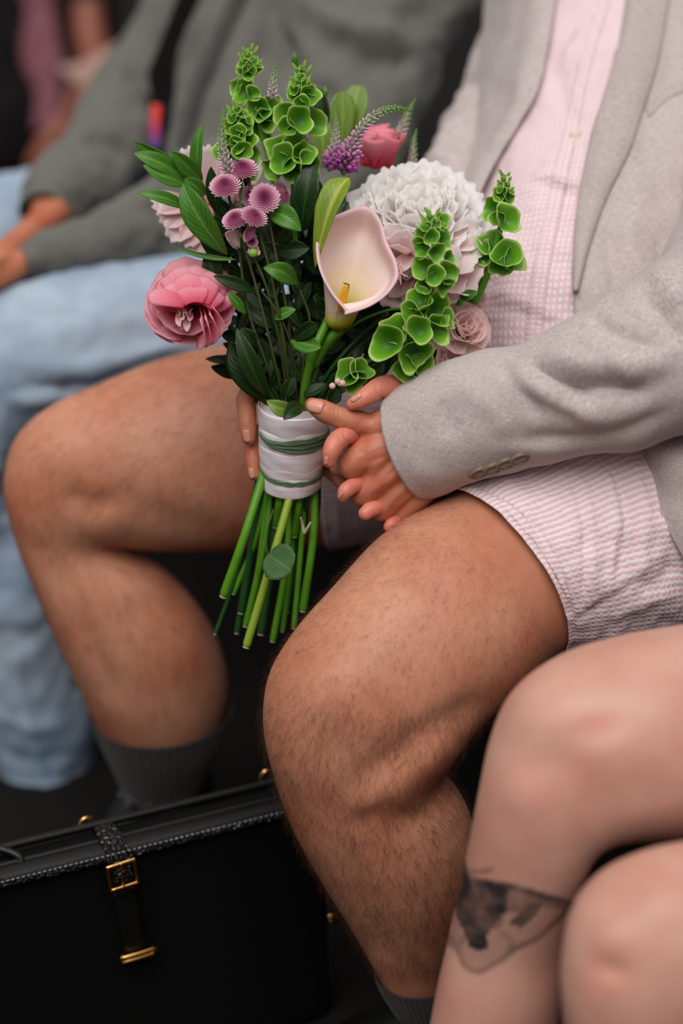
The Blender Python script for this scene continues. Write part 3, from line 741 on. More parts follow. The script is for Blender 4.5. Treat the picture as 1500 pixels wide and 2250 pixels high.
sl = [(866, 850, 944, 1088, 2.160, 1.0), (905, 832, 992, 1076, 2.150, .98), (960, 806, 1060, 1052, 2.138, .94), (1050, 778, 1180, 1024, 2.126, .88), (1140, 762, 1290, 998, 2.112, .9), (1230, 712, 1390, 985, 2.104, .92),
      (1340, 650, 1470, 955, 2.102, .95), (1440, 592, 1570, 930, 2.11, 1.0), (1520, 530, 1690, 900, 2.15, 1.0), (1560, 420, 1780, 760, 2.24, 1.0), (1590, 250, 1810, 520, 2.39, 1.0), (1620, 50, 1830, 260, 2.48, 1.0), (1640, -150, 1830, 0, 2.55, 1.0)]
sspec = [('l', [(1120, 820), (1190, 855), (1260, 890), (1330, 925)], 22, 7.5), ('l', [(1160, 800), (1230, 845), (1310, 880)], 16, -7.0), ('l', [(1190, 775), (1300, 800), (1400, 800), (1480, 775)], 30, 9.0),
         ('l', [(1230, 855), (1330, 850), (1430, 860)], 26, -9.0), ('l', [(1150, 960), (1260, 965), (1360, 950), (1480, 890)], 22, -6.0), ('l', [(1100, 985), (1220, 985), (1330, 975)], 14, 2.0), ('l', [(1400, 640), (1460, 700), (1500, 760)], 20, -8.0),
         ('l', [(1440, 600), (1500, 670)], 16, 8.0), ('l', [(1290, 690), (1360, 740), (1450, 780)], 16, -6.0), ('l', [(1000, 850), (1080, 900), (1120, 960)], 26, 3.5), ('l', [(960, 880), (1000, 960)], 22, -2.5), ('l', [(1090, 800), (1150, 850), (1190, 930)], 18, -3.5), ('l', [(1270, 740), (1350, 790), (1400, 840)], 14, 4.5)]
slv = shell('sleeve', sl, M['linen'], blazer, sspec, nv=200, nu=120, thick=0.003, wr=[(9.0, .005, 2.0), (26.0, .0006, 8.0)], power=2.25)
Vs, Fs, _ = limb(sl, nv=200, nu=120, power=2.25); sb = BVHTree.FromPolygons([Vector(v) for v in relief(Vs, Fs, sspec)], [tuple(int(i) for i in f) for f in Fs])
for k, (bx, by) in enumerate(((1052, 1038), (1082, 1029), (1110, 1018), (1141, 1007))):
    dd = surf_depth(sb, bx, by, 2.12)
    dd = dd if dd else 2.10
    axl = nrm(cv(.93, .36, .1)); tw = nrm(cv(.12, -.80, .58)); ac = np.cross(tw, axl)
    V, F, UV = ellipsoid(P(bx, by, min(dd, 2.20) - 0.003), [axl*24*PX, ac*17*PX, tw*6*PX], 22, 12)
    V2 = relief(V, F, [], front=False) if False else V
    bpart = Part(); bpart.add(V2, F, UV)
    rim = np.array([P(bx, by, min(dd, 2.20) - 0.003) + axl*20.5*PX*math.cos(t) + ac*14*PX*math.sin(t) + tw*4.2*PX for t in np.linspace(0, 2*math.pi, 28)])
    tv, tf, tuv = tube(rim, 2.4*PX, 6, False); bpart.add(tv, tf, tuv)
    build('sleeve_button', bpart, M['button'], blazer)
slf = [(1110, -140, 1250, -60, 2.76, 1.0), (1080, 0, 1200, 30, 2.71, 1.0), (1045, 120, 1170, 150, 2.67, 1.0), (990, 250, 1130, 280, 2.60, 1.0), (940, 360, 1090, 390, 2.50, 1.0), (910, 480, 1030, 520, 2.40, 1.0), (880, 640, 980, 680, 2.32, 1.0), (862, 800, 950, 820, 2.25, .9)]
shell('sleeve', slf, M['linen'], blazer, [('l', [(960, 330), (1010, 270), (1060, 250)], 14, 6.0), ('l', [(970, 300), (1030, 330), (1080, 330)], 14, -6.0), ('l', [(950, 200), (1010, 190), (1050, 160)], 12, -5.0), ('l', [(940, 350), (1000, 350), (1060, 360)], 12, 5.0), ('l', [(1000, 220), (1040, 200), (1060, 210)], 10, 4)],
      nv=120, nu=80, wr=(16.0, .006, 4.0), label='far sleeve of the blazer, wrinkled')

# shorts
shs = [(952, 1078, 1222, 1450, 2.184, .97), (966, 1066, 1238, 1446, 2.187, .97), (1090, 1000, 1345, 1432, 2.204, .97), (1220, 925, 1450, 1420, 2.23, .97), (1350, 870, 1560, 1400, 2.255, .97), (1500, 810, 1690, 1360, 2.29, .97), (1600, 780, 1790, 1330, 2.31, .97)]
kspec = [('l', [(1262, 1050), (1285, 1180), (1278, 1330)], 6, -3.0), ('l', [(1275, 1030), (1300, 1180), (1292, 1330)], 9, 2.5), ('l', [(1330, 1020), (1355, 1140), (1340, 1280)], 10, 3.0), ('l', [(1345, 1030), (1368, 1140), (1352, 1280)], 6, -2.5),
         ('l', [(1390, 1010), (1420, 1150), (1400, 1290)], 12, 2.5), ('l', [(1230, 1372), (1300, 1322), (1380, 1270), (1470, 1208)], 5, 1.6), ('l', [(1236, 1384), (1306, 1334), (1386, 1282), (1474, 1220)], 7, -2.5),
         ('l', [(1030, 1062), (1120, 1110), (1200, 1190), (1245, 1290), (1268, 1400)], 5, -2.2), ('l', [(1400, 1300), (1450, 1270), (1490, 1240)], 16, -4.0), ('l', [(1330, 1370), (1400, 1330), (1480, 1300)], 12, 3.0)]
shorts = shell('shorts', shs, M['shorts'], man, kspec, nv=160, nu=150, thick=0.0016, wr=[(22.0, .0035, 1.0), (60.0, .0012, 3.0)], label='pink and white striped seersucker shorts')
fs = [(705, 735, 722, 1205, 2.462, .96), (760, 722, 775, 1200, 2.46, .97), (860, 705, 880, 1180, 2.455, .97), (1000, 690, 1040, 1165, 2.445, .97), (1150, 690, 1200, 1150, 2.43, .97)]
shell('short_leg', fs, M['shorts'], shorts, [('l', [(740, 1080), (745, 1200)], 8, 2.0)], nv=60, nu=80, thick=0.0016, wr=(22.0, .003, 6.0))
# socks and shoes
def sock(rings, ribs, lab):
    V, F, UV = limb(rings, nv=50, nu=ribs*4)
    N = normals(V, F); 
    if np.einsum('ij,ij->i', N, V - V.mean(0)).mean() < 0: N = -N
    ph = np.tile(np.arange(ribs*4), 50)/4*2*math.pi
    V = V + N*(0.0007*np.sin(ph))[:, None]
    p = Part(); p.add(V, F, UV); return build('sock', p, M['sock'], man, solid=0.0015, label=lab)
sock([(824, 2140, 999, 2140, 2.27, .97), (838, 2170, 998, 2166, 2.277, 1), (880, 2240, 994, 2232, 2.298, 1.03), (905, 2320, 1006, 2310, 2.328, 1.05), (920, 2370, 1010, 2360, 2.34, 1.05)], 44, 'grey ribbed sock on the nearer foot')
sock([(196, 1562, 512, 1548, 2.563, .93), (214, 1600, 500, 1586, 2.575, .95), (252, 1682, 462, 1660, 2.612, 1.0), (280, 1750, 436, 1728, 2.648, 1.07), (295, 1790, 430, 1768, 2.66, 1.07)], 48, 'grey sock on the further foot')
def shoe(ankle, toe, lab, bow=None):
    a, t = np.array(ankle), np.array(toe); ax = nrm(t - a); sd = np.cross(ax, Z3)
    n = 30; s = np.linspace(0, 1, n); L_ = np.linalg.norm(t - a)
    wd = 0.036 + 0.012*np.sin(s*math.pi*0.9) - 0.02*np.clip(s-.8, 0, 1)*3; ht = np.interp(s, [0, .12, .3, .45, .7, .9, 1], [.075, .095, .098, .082, .06, .05, .028])
    p_ = np.linspace(0, 2*math.pi, 32, endpoint=False)
    cs, sn = np.cos(p_), np.sin(p_); cs = np.sign(cs)*np.abs(cs)**.75; sn = np.sign(sn)*np.abs(sn)**.7
    C = a + ax*(s*L_)[:, None]
    V = C[:, None] + (cs[None]*wd[:, None])[..., None]*sd + ((sn[None]*.5+.5)*ht[:, None] + .012)[..., None]*Z3
    p = Part(); p.add(V.reshape(-1, 3), grid_faces(n, 32, True)); p.F.append(np.arange(32)[::-1][None]); p.F.append(((n-1)*32 + np.arange(32))[None])
    o = build('shoe', p, M['shoe'], man, uv=False, label=lab)
    q = C[:, None] + (np.cos(p_)[None]*(wd[:, None]+.004))[..., None]*sd + ((np.sin(p_)[None]*.5+.5)*0.014)[..., None]*Z3
    q2 = Part(); q2.add(q.reshape(-1, 3), grid_faces(n, 32, True)); build('sole', q2, M['bench'], o, uv=False)
    return o
A1 = P(362, 1775, 2.67); A1[2] = 0; FD = nrm(np.array([-.30, -.95, 0]))
sh1 = shoe(A1 - FD*.06, A1 + FD*.18, 'black leather shoe on the further foot')
bw = Part()
cb = A1 + FD*.055 + Z3*.108
for k in range(60):
    q = rng.normal(0, 1, 3)*np.array([.011, .007, .005]); bw.add(*ellipsoid(cb + q, np.eye(3)*rng.uniform(.002, .0038), 5, 4))
build('shoe_ornament', bw, M['glitter'], sh1, smooth=False, uv=False, label='sparkling silver ornament').__setitem__('kind', 'stuff')
A2 = P(955, 2380, 2.345); A2[2] = 0
shoe(A2 - FACE*.05, A2 + FACE*.22, 'black leather shoe on the nearer foot')

# ================================================================== man in grey cardigan and jeans, further along the row
nb_ = thing('person', 'seated man in grey knit cardigan and faded blue jeans, hands between his knees', 'person', (0.09, 2.7, 0.0), 'people seated in the row')
ct = [(420, -220, 1060, -160, 3.08, .7), (410, -40, 1000, 0, 3.02, .7), (390, 130, 925, 170, 2.98, .72), (370, 300, 900, 330, 2.95, .74), (350, 460, 920, 490, 2.93, .75), (345, 600, 940, 640, 2.93, .75)]
near_arm = [(700, -240, 1110, -170, 2.98, .62), (640, -60, 1052, -20, 2.92, .66), (622, 80, 985, 110, 2.87, .7), (595, 215, 915, 250, 2.83, .76), (535, 290, 830, 490, 2.80, .8), (450, 330, 600, 580, 2.775, .85), (320, 405, 390, 585, 2.74, .9), (180, 470, 225, 596, 2.71, .95), (90, 520, 120, 606, 2.69, 1), (42, 552, 62, 612, 2.68, 1)]
far_arm = [(320, -120, 540, -40, 3.16, .8), (300, 20, 470, 80, 3.13, .85), (250, 118, 372, 190, 3.10, .9), (200, 200, 345, 262, 3.05, .9), (148, 285, 332, 345, 2.99, .9), (93, 364, 262, 428, 2.92, .9), (60, 420, 185, 465, 2.87, 1), (40, 466, 140, 470, 2.84, 1)]
def shrink(r, s): return [((a+c)/2 + (a-(a+c)/2)*s, (b+e)/2 + (b-(b+e)/2)*s, (a+c)/2 + (c-(a+c)/2)*s, (b+e)/2 + (e-(b+e)/2)*s, d, q) for a, b, c, e, d, q in r]
thigh_n = [(760, 520, 780, 860, 2.79, .9), (600, 540, 620, 870, 2.765, .9), (400, 556, 430, 878, 2.735, .9), (200, 586, 235, 905, 2.71, .9), (60, 622, 105, 940, 2.695, .88), (-60, 675, 40, 985, 2.69, .84), (-150, 760, 20, 1040, 2.69, .8),
           (-195, 880, 30, 1090, 2.70, .8), (-195, 1010, 70, 1130, 2.72, .84), (-170, 1160, 115, 1180, 2.75, .88), (-125, 1350, 165, 1350, 2.79, .9), (-75, 1530, 195, 1520, 2.83, .95), (-30, 1690, 205, 1670, 2.875, 1), (0, 1800, 200, 1770, 2.90, 1.05)]
thigh_f = [(600, 390, 640, 640, 3.08, .9), (400, 380, 430, 640, 3.06, .9), (200, 372, 240, 640, 3.04, .9), (60, 378, 90, 640, 3.02, .9), (-80, 410, -10, 660, 3.0, .85), (-180, 470, -60, 700, 3.0, .8), (-230, 600, -30, 740, 3.02, .8), (-230, 800, 10, 800, 3.05, .85), (-190, 1050, 30, 1050, 3.1, .9), (-150, 1400, 60, 1400, 3.2, .95)]
hands2 = [chain([(150, 540, 2.70, 26), (60, 570, 2.68, 28), (20, 590, 2.67, 34), (-20, 610, 2.665, 34)]), chain([(120, 470, 2.83, 36), (80, 500, 2.80, 34), (40, 540, 2.755, 36), (0, 575, 2.70, 38), (-30, 600, 2.68, 32)])]
for k in range(4):
    hands2.append(chain([(10 - 9*k, 560 + 14*k, 2.655, 15), (-25 - 7*k, 575 + 16*k, 2.645, 14), (-50, 600 + 16*k, 2.66, 12)], 10, 10))
body2 = remeshed([lp(shrink(ct, .8)), lp(shrink(near_arm, .62)), lp(shrink(far_arm, .62)), lp(shrink(thigh_n, .8)), lp(shrink(thigh_f, .8)), chain([(640, 580, 2.95, 150), (800, 640, 2.88, 140)]), chain([(560, 540, 3.02, 120), (760, 620, 2.93, 140)]),
                  chain([(100, 1790, 2.90, 60), (100, 1850, 2.92, 62), (20, 1900, 2.87, 55), (-90, 1920, 2.83, 40)]), chain([(-45, 1420, 3.21, 55), (-45, 1500, 3.24, 60), (-140, 1540, 3.2, 48)])] + hands2, 0.005, 3)
build('body', body2, M['hand_blur'], nb_, uv=False)
card = shell('cardigan', ct, M['knit'], nb_, [('l', [(600, -20), (590, 60), (560, 150)], 26, -24), ('l', [(440, 130), (405, 230), (385, 320)], 12, -6)], nv=100, nu=100, wr=[(9.0, .010, 2.0)], label='grey knit cardigan worn open')
shell('sleeve', near_arm, M['knit'], card, [('l', [(600, 60), (650, 170), (760, 220)], 26, -20), ('l', [(560, 290), (640, 340), (740, 370)], 30, -18), ('l', [(420, 380), (470, 450), (500, 540)], 16, -14), ('l', [(370, 400), (410, 480), (430, 560)], 16, 12), ('l', [(330, 430), (360, 500), (365, 570)], 14, -12), ('l', [(700, 80), (820, 130), (920, 140)], 26, -14), ('l', [(660, 0), (760, 60), (900, 80)], 26, 14)],
      nv=140, nu=90, wr=[(10.0, .012, 7.0), (26.0, .003, 1.0)])
shell('sleeve', far_arm, M['knit'], card, [('l', [(270, 140), (330, 190), (350, 260)], 18, -14), ('l', [(230, 210), (290, 240), (340, 300)], 16, 12), ('l', [(170, 300), (240, 310), (300, 350)], 16, -12)], nv=120, nu=70, wr=[(12.0, .010, 11.0)])
# open front edge band, dark sheet painting the shaded gap between arm and torso and a rainbow ribbon hanging in it
cb_ = bvh_of(Part().add(*limb(ct, nv=60, nu=60)))
ge = drape(patch([[(520, -40, 2.9), (548, -40, 2.9)], [(468, 80, 2.9), (496, 84, 2.9)], [(420, 190, 2.9), (446, 196, 2.9)], [(388, 310, 2.9), (412, 314, 2.9)], [(375, 420, 2.9), (398, 424, 2.9)]], 50, 6), cb_, 0.012)
build('front_band', patch_part(ge), M['knit_edge'], card, solid=0.004)
gd = drape(patch([[(395, -20, 2.95), (440, -20, 2.95)], [(345, 110, 2.95), (392, 105, 2.95)], [(325, 165, 2.95), (378, 170, 2.95)], [(335, 215, 2.95), (368, 225, 2.95)], [(345, 262, 2.95), (362, 268, 2.95)]], 40, 10), cb_, 0.016)
build('gap_shade_sheet', patch_part(gd), plain('gap_shade_black', (22, 17, 18), 0.9, spec=.1), nb_, solid=0.003, label='black sheet painting the shaded gap between arm and torso')
def rainbow():
    k = NT('rainbow_ribbon_cloth'); sp = k.n('SeparateXYZ'); k.l(k.uv(), sp.inputs[0])
    v = k.math('DIVIDE', sp.outputs['Y'], 0.052)
    k.set(Base_Color=k.ramp(v, [(0, (226, 60, 34)), (.35, (214, 48, 50)), (.55, (190, 30, 96)), (.75, (140, 36, 130)), (1, (58, 66, 140))]), Roughness=.6); return k.m
gr = drape(patch([[(332, 228, 2.93), (354, 232, 2.93)], [(331, 275, 2.93), (351, 278, 2.93)], [(329, 325, 2.93), (350, 328, 2.93)]], 20, 6), cb_, 0.020)
build('ribbon', patch_part(gr), rainbow(), nb_, solid=0.0015, label='narrow rainbow ribbon, orange to violet')
jeans = shell('jeans', thigh_n, M['denim'], nb_, [('l', [(60, 800), (160, 810), (260, 790), (420, 750)], 14, 5), ('l', [(40, 840), (150, 850), (260, 825), (380, 790)], 14, -6), ('l', [(20, 690), (120, 700), (200, 690)], 22, -4), ('l', [(180, 640), (280, 650), (380, 690)], 20, 4), ('l', [(0, 880), (160, 870), (330, 820)], 12, 5),
                                                 ('l', [(20, 1380), (60, 1560), (110, 1780)], 8, 3), ('l', [(-20, 1560), (60, 1600), (150, 1590)], 16, 6), ('l', [(-20, 1640), (60, 1670), (160, 1650)], 14, -6), ('l', [(0, 1720), (80, 1740), (170, 1710)], 14, 6)],
      nv=170, nu=90, wr=[(11.0, .008, 3.0), (28.0, .003, 5.0)], label='faded light blue jeans')
shell('trouser_leg', thigh_f, M['denim'], jeans, nv=80, nu=50, wr=(11.0, .008, 13.0))

# ================================================================== woman with bare legs in front
wom = thing('person', 'bare-legged person in front with a dark butterfly tattoo below the knee', 'person', tuple(P(1750, 1700, 1.97)*np.array([1, 1, 0])))
uleg = [(2080, 1210, 2080, 1800, 2.07, .9), (1830, 1300, 1830, 1850, 2.01, .9), (1640, 1345, 1660, 1850, 1.985, .9), (1500, 1372, 1530, 1845, 1.965, .9), (1360, 1397, 1425, 1850, 1.95, .9), (1230, 1440, 1370, 1856, 1.94, .85), (1130, 1520, 1335, 1868, 1.935, .78),
        (1078, 1620, 1308, 1890, 1.935, .74), (1053, 1730, 1287, 1930, 1.94, .72), (1034, 1830, 1266, 1972, 1.95, .74), (1010, 1940, 1250, 2025, 1.965, .78), (985, 2060, 1240, 2095, 1.985, .8), (960, 2170, 1234, 2185, 2.0, .82), (938, 2290, 1222, 2290, 2.02, .86), (915, 2450, 1200, 2440, 2.05, .9), (915, 2600, 1160, 2590, 2.09, .95), (930, 2800, 1080, 2790, 2.14, 1.0), (940, 2900, 1060, 2890, 2.165, 1.0)]
ua = [('g', 1190, 1560, 90, 70, -30, 5), ('g', 1320, 1600, 70, 36, -15, -2.2), ('g', 1140, 1755, 50, 60, 0, 4), ('g', 1230, 1680, 60, 50, 0, -2.5), ('l', [(1260, 1780), (1380, 1740), (1500, 1720)], 60, -3), ('g', 1100, 1850, 50, 60, 0, 1.5)]
lleg = [(2180, 1680, 2240, 2135, 1.93, .84), (1900, 1760, 1950, 2215, 1.86, .88), (1720, 1800, 1770, 2265, 1.835, .9), (1560, 1838, 1660, 2275, 1.815, .88), (1430, 1864, 1590, 2290, 1.80, .84), (1325, 1912, 1550, 2305, 1.795, .78), (1258, 1985, 1520, 2325, 1.795, .74), (1234, 2085, 1505, 2350, 1.80, .74), (1236, 2200, 1495, 2390, 1.81, .78), (1250, 2360, 1490, 2450, 1.825, .82), (1255, 2520, 1475, 2560, 1.85, .86), (1250, 2700, 1450, 2710, 1.89, .9), (1255, 2950, 1390, 2960, 1.95, 1.0), (1260, 3080, 1380, 3080, 1.98, 1)]
la = [('g', 1340, 2060, 50, 50, 0, 4), ('g', 1450, 1980, 70, 60, -30, 3), ('g', 1345, 2130, 40, 22, 20, -3.5), ('g', 1300, 2190, 40, 60, 0, 2)]
wb = remeshed([lp(uleg, ua, nv=120, nu=80), lp(lleg, la, nv=110, nu=80), chain([(1800, 1570, 2.0, 240), (1960, 1760, 1.93, 215), (1900, 2000, 1.86, 190)]), chain([(1000, 2890, 2.16, 60), (1000, 2960, 2.18, 62), (900, 3000, 2.14, 52), (780, 3020, 2.11, 34)]), chain([(1320, 3070, 1.98, 60), (1320, 3150, 2.0, 62), (1200, 3190, 1.96, 52), (1080, 3210, 1.93, 34)])], 0.0030, 4)
wsh = plain('black_shorts_cloth', (24, 22, 23), .9, spec=.1)
wtop = shell('shorts', [(2300, 1120, 2300, 1800, 2.13, 1.0), (2080, 1195, 2080, 1820, 2.07, .96), (1830, 1285, 1830, 1868, 2.01, .96), (1690, 1322, 1700, 1868, 1.99, .96)], wsh, wom, nv=50, nu=60, wr=(14, .006, 4), label='black shorts')
shell('short_leg', [(2360, 1580, 2440, 2060, 2.0, .88), (2180, 1650, 2240, 2150, 1.93, .88), (1900, 1744, 1950, 2228, 1.86, .92), (1760, 1782, 1800, 2262, 1.838, .96)], wsh, wtop, nv=50, nu=60, wr=(14, .006, 9))
def wskin():
    k = NT('fair_skin'); o = k.obj(); a = k.noise(o, 12, 3)
    col = k.ramp(a, [(.3, (196, 136, 118)), (.65, (210, 160, 142))])
    at = k.n('Attribute', attribute_name='ink'); n = k.noise(o, 55, 3)
    ink = k.math('MULTIPLY', at.outputs['Fac'], k.math('MULTIPLY_ADD', n, .9, .62))
    red = k.n('Attribute', attribute_name='flush')
    col = k.mix(k.math('MULTIPLY', red.outputs['Fac'], .8), col, lin((206, 118, 98)))
    col = k.mix(ink, col, lin((44, 42, 42)))
    k.set(Base_Color=col, Roughness=.42, Subsurface_Weight=.12, Subsurface_Radius=(.006, .002, .001), Specular_IOR_Level=.45, Normal=k.bump(k.noise(o, 300, 3), .1, .0005)); return k.m
wo_ = build('body', wb, wskin(), wom, uv=False)
Vw = wb.arrays()[0]; xw, yw, dw = proj(Vw)
def inside(x, y, poly):
    poly = np.asarray(poly, float); r = np.zeros(x.shape, bool); j = len(poly)-1
    for i in range(len(poly)):
        xi, yi = poly[i]; xj, yj = poly[j]
        r ^= ((yi > y) != (yj > y)) & (x < (xj-xi)*(y-yi)/(yj-yi+1e-9) + xi); j = i
    return r
front = dw < np.interp(xw, [900, 1300], [2.08, 2.02])
front &= (normals(Vw, wb.F[0]) @ (-FWD)*np.sign((normals(Vw, wb.F[0])*(Vw - Vw.mean(0))).sum(1).mean()) > -0.2)
ink = np.zeros(len(Vw))
def stroke(pts, wd, amt):
    global ink
    dd, _ = seg_dist(xw, yw, spline(pts, 30) if len(pts) > 2 else pts); ink = np.maximum(ink, amt*np.exp(-(dd/wd)**4))
def blot(poly, amt):
    global ink
    ink = np.where(inside(xw, yw, poly), np.maximum(ink, amt), ink)
blot([(1020, 1885), (1030, 1935), (1120, 1950), (1110, 2000), (1075, 2045), (1060, 2080), (1035, 2085), (1020, 2050), (1000, 2010), (1000, 1960), (1012, 1910)], .85)
blot([(1040, 1935), (1250, 1985), (1245, 2000), (1180, 1992), (1150, 2000), (1100, 2010), (1060, 1990)], .6)
blot([(1120, 2030), (1150, 1990), (1190, 1985), (1180, 2010), (1145, 2042)], .75); blot([(1070, 2000), (1110, 1990), (1100, 2040), (1075, 2045)], .6)
blot([(1045, 2060), (1066, 2040), (1072, 2080), (1055, 2092), (1040, 2090)], .9)
stroke([(1030, 1932), (1120, 1948), (1200, 1970), (1255, 1985)], 7, .85); stroke([(1030, 1915), (1060, 1915), (1078, 1912)], 5, .6); stroke([(1012, 1880), (1018, 1905), (1030, 1932)], 8, .8)
stroke([(1255, 1988), (1225, 2020), (1180, 2060), (1130, 2085), (1100, 2110)], 8, .6); stroke([(990, 2060), (1010, 2095), (1020, 2120), (1050, 2135), (1080, 2120), (1110, 2100), (1122, 2065), (1100, 2050)], 8, .5); stroke([(985, 2070), (1000, 2080), (1020, 2060)], 9, .45)
blot([(1020, 1930), (1120, 1950), (1250, 1988), (1180, 2060), (1120, 2085), (1085, 2122), (1050, 2135), (1015, 2110), (990, 2060), (1000, 1990)], .28)
ink = np.where(front, ink, 0)
a = wo_.data.attributes.new('ink', 'FLOAT', 'POINT'); a.data.foreach_set('value', ink.astype(np.float32))
fl_ = .6*np.exp(-((xw-1310)/75)**2-((yw-1592)/30)**2) + .35*np.exp(-((xw-1150)/90)**2-((yw-1740)/70)**2) + .5*np.exp(-((xw-1330)/60)**2-((yw-2150)/60)**2)
a = wo_.data.attributes.new('flush', 'FLOAT', 'POINT'); a.data.foreach_set('value', np.where(front, np.clip(fl_, 0, 1), 0).astype(np.float32))

# ================================================================== someone far down the row, in the dark corner
bgp = thing('person', 'distant seated person in dark clothes with a pale pink top, blurred at the far end', 'person', tuple(P(60, 250, 4.3)*np.array([1, 1, 0])), 'people seated in the row')
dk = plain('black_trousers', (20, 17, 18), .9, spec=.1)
fa = [(150, 20, 225, 0, 4.12, 1), (160, 90, 235, 95, 4.1, 1), (170, 140, 240, 150, 4.06, 1), (150, 180, 215, 200, 4.02, 1)]
bk = [lp([(-260, -400, 240, -400, 4.6, .7), (-260, -150, 230, -150, 4.5, .7), (-250, 100, 230, 100, 4.42, .75), (-240, 300, 240, 300, 4.36, .75)]),
      lp([(240, 170, 250, 400, 4.3, .9), (60, 190, 70, 430, 4.2, .9), (-90, 240, -60, 470, 4.12, .85), (-180, 330, -80, 520, 4.1, .8), (-190, 480, -60, 560, 4.15, .8), (-170, 760, 0, 760, 4.3, .9), (-140, 1010, 0, 1010, 4.42, 1)]), lp(fa), chain([(190, 190, 4.03, 30), (120, 300, 3.95, 32), (80, 360, 3.95, 26)])]
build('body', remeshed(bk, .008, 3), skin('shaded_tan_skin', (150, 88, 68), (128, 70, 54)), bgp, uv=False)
grow = lambda r, s=1.1: shrink(r, s)
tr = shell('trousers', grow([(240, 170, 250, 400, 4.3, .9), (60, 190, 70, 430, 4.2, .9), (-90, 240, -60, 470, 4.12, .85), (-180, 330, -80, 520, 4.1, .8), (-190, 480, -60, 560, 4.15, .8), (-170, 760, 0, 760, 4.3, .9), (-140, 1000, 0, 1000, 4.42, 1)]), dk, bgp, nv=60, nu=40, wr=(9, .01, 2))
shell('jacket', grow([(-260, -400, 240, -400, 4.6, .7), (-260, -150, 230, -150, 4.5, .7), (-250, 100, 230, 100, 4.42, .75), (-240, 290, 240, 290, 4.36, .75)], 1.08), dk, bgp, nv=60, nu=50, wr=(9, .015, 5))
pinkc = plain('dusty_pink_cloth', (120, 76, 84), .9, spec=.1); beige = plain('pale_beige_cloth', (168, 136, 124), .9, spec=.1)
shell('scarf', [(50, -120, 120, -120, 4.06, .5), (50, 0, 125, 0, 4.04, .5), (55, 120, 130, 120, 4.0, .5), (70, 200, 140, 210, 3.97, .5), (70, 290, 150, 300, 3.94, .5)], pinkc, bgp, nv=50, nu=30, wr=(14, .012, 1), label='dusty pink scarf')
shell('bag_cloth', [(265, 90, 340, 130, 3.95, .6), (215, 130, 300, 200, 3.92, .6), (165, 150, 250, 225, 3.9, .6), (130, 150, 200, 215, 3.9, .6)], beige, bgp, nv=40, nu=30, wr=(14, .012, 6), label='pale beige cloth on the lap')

# ================================================================== black bag on the floor
bag_o = P(300, 1800, 2.235)
bdir = nrm(np.array([math.cos(math.radians(24)), math.sin(math.radians(24)), 0])); bn = nrm(np.array([math.sin(math.radians(24)), -math.cos(math.radians(24)), 0]))
def on_plane(px, py, off=0.0, o=None, n=None):
    "the point where a sight line meets the bag's front, off metres in front of it"
    n = bn if n is None else n; o = bag_o if o is None else o
    d = P(px, py, 1.0) - CAM; t = ((o + n*off - CAM) @ n)/(d @ n); return CAM + d*t
tl = on_plane(-130, 1976); tr_ = on_plane(735, 1760)
H = (tl[2] + tr_[2])/2 - .0; Wd = np.linalg.norm((tr_ - tl)[:2]); mid = (tl + tr_)/2; DEP = 0.050
bc = np.array([mid[0], mid[1], 0]) - bn*DEP/2
bag = thing('bag', 'black leather satchel with gold buckles standing on the floor by the bare legs', 'bag', tuple(bc))
BA = np.array([bdir, bn, Z3])
def sack(w0, w1, d0, d1, z0, z1, n=12):
    s = np.linspace(0, 1, n); p_ = np.linspace(0, 2*math.pi, 64, endpoint=False); cs, sn = np.cos(p_), np.sin(p_)
    cs = np.sign(cs)*np.abs(cs)**.25; sn = np.sign(sn)*np.abs(sn)**.45
    V = []
    for k in s:
        w = w0 + (w1-w0)*k; dd = d0 + (d1-d0)*k
        V.append(bc + (cs*w/2)[:, None]*bdir + (sn*dd/2)[:, None]*bn + (z0 + (z1-z0)*k)*Z3)
    p = Part(); V = np.stack(V); p.add(V.reshape(-1, 3), grid_faces(n, 64, True)); p.F.append(np.arange(64)[::-1][None]); p.F.append(((n-1)*64 + np.arange(64))[None]); return p
bevel(build('bag_body', sack(Wd, Wd*.97, DEP*1.15, DEP*.95, 0.0, H, 12), M['felt'], bag, uv=False), .006)
# leather top frame with rounded rim, and piping with stitches along the front edge
def edge_pts(px0, py0, px1, py1, off, n=40, sag=0):
    t = np.linspace(0, 1, n); return np.array([on_plane(px0 + (px1-px0)*k, py0 + (py1-py0)*k + sag*math.sin(math.pi*k), off) for k in t])
back = -bn*DEP*.9
for nm, pts, r, m in (('top_rim', edge_pts(-120, 1972, 690, 1771, .0, 40) - bn*DEP*.42 + Z3*.004, .003, M['leather']), ('piping', edge_pts(-120, 1974, 690, 1772, .004, 60, 3), .0034, M['croc'])):
    v, f, u = tube(pts, r, 10); u = u*np.array([.02, .5]); build(nm, Part().add(v, f, u), m, bag)
v, f, u = tube(edge_pts(-120, 1972, 690, 1771, .0) + back + Z3*.006, .004, 10); build('back_rim', Part().add(v, f, u), M['leather'], bag)
fp = np.stack([edge_pts(-120, 1972, 690, 1771, .0) - bn*DEP*.40 + Z3*.003, edge_pts(-120, 1972, 690, 1771, .0) - bn*DEP*.2 + Z3*.007, edge_pts(-120, 1974, 690, 1772, .0035) + Z3*.001])
build('front_yoke', Part().add(fp.reshape(-1, 3), grid_faces(3, 40)), M['leather'], bag, solid=.003, uv=False)
st_ = Part()
for k in range(70):
    t = k/69; c = on_plane(-110 + 800*t, 1967 - 200*t, .0075)
    st_.add(*ellipsoid(c, [bdir*.0030, Z3*.0013, bn*.0011], 6, 4))
sto = build('stitching', st_, M['glitter'], bag, uv=False, label='row of pale stitches along the edge'); sto['kind'] = 'stuff'
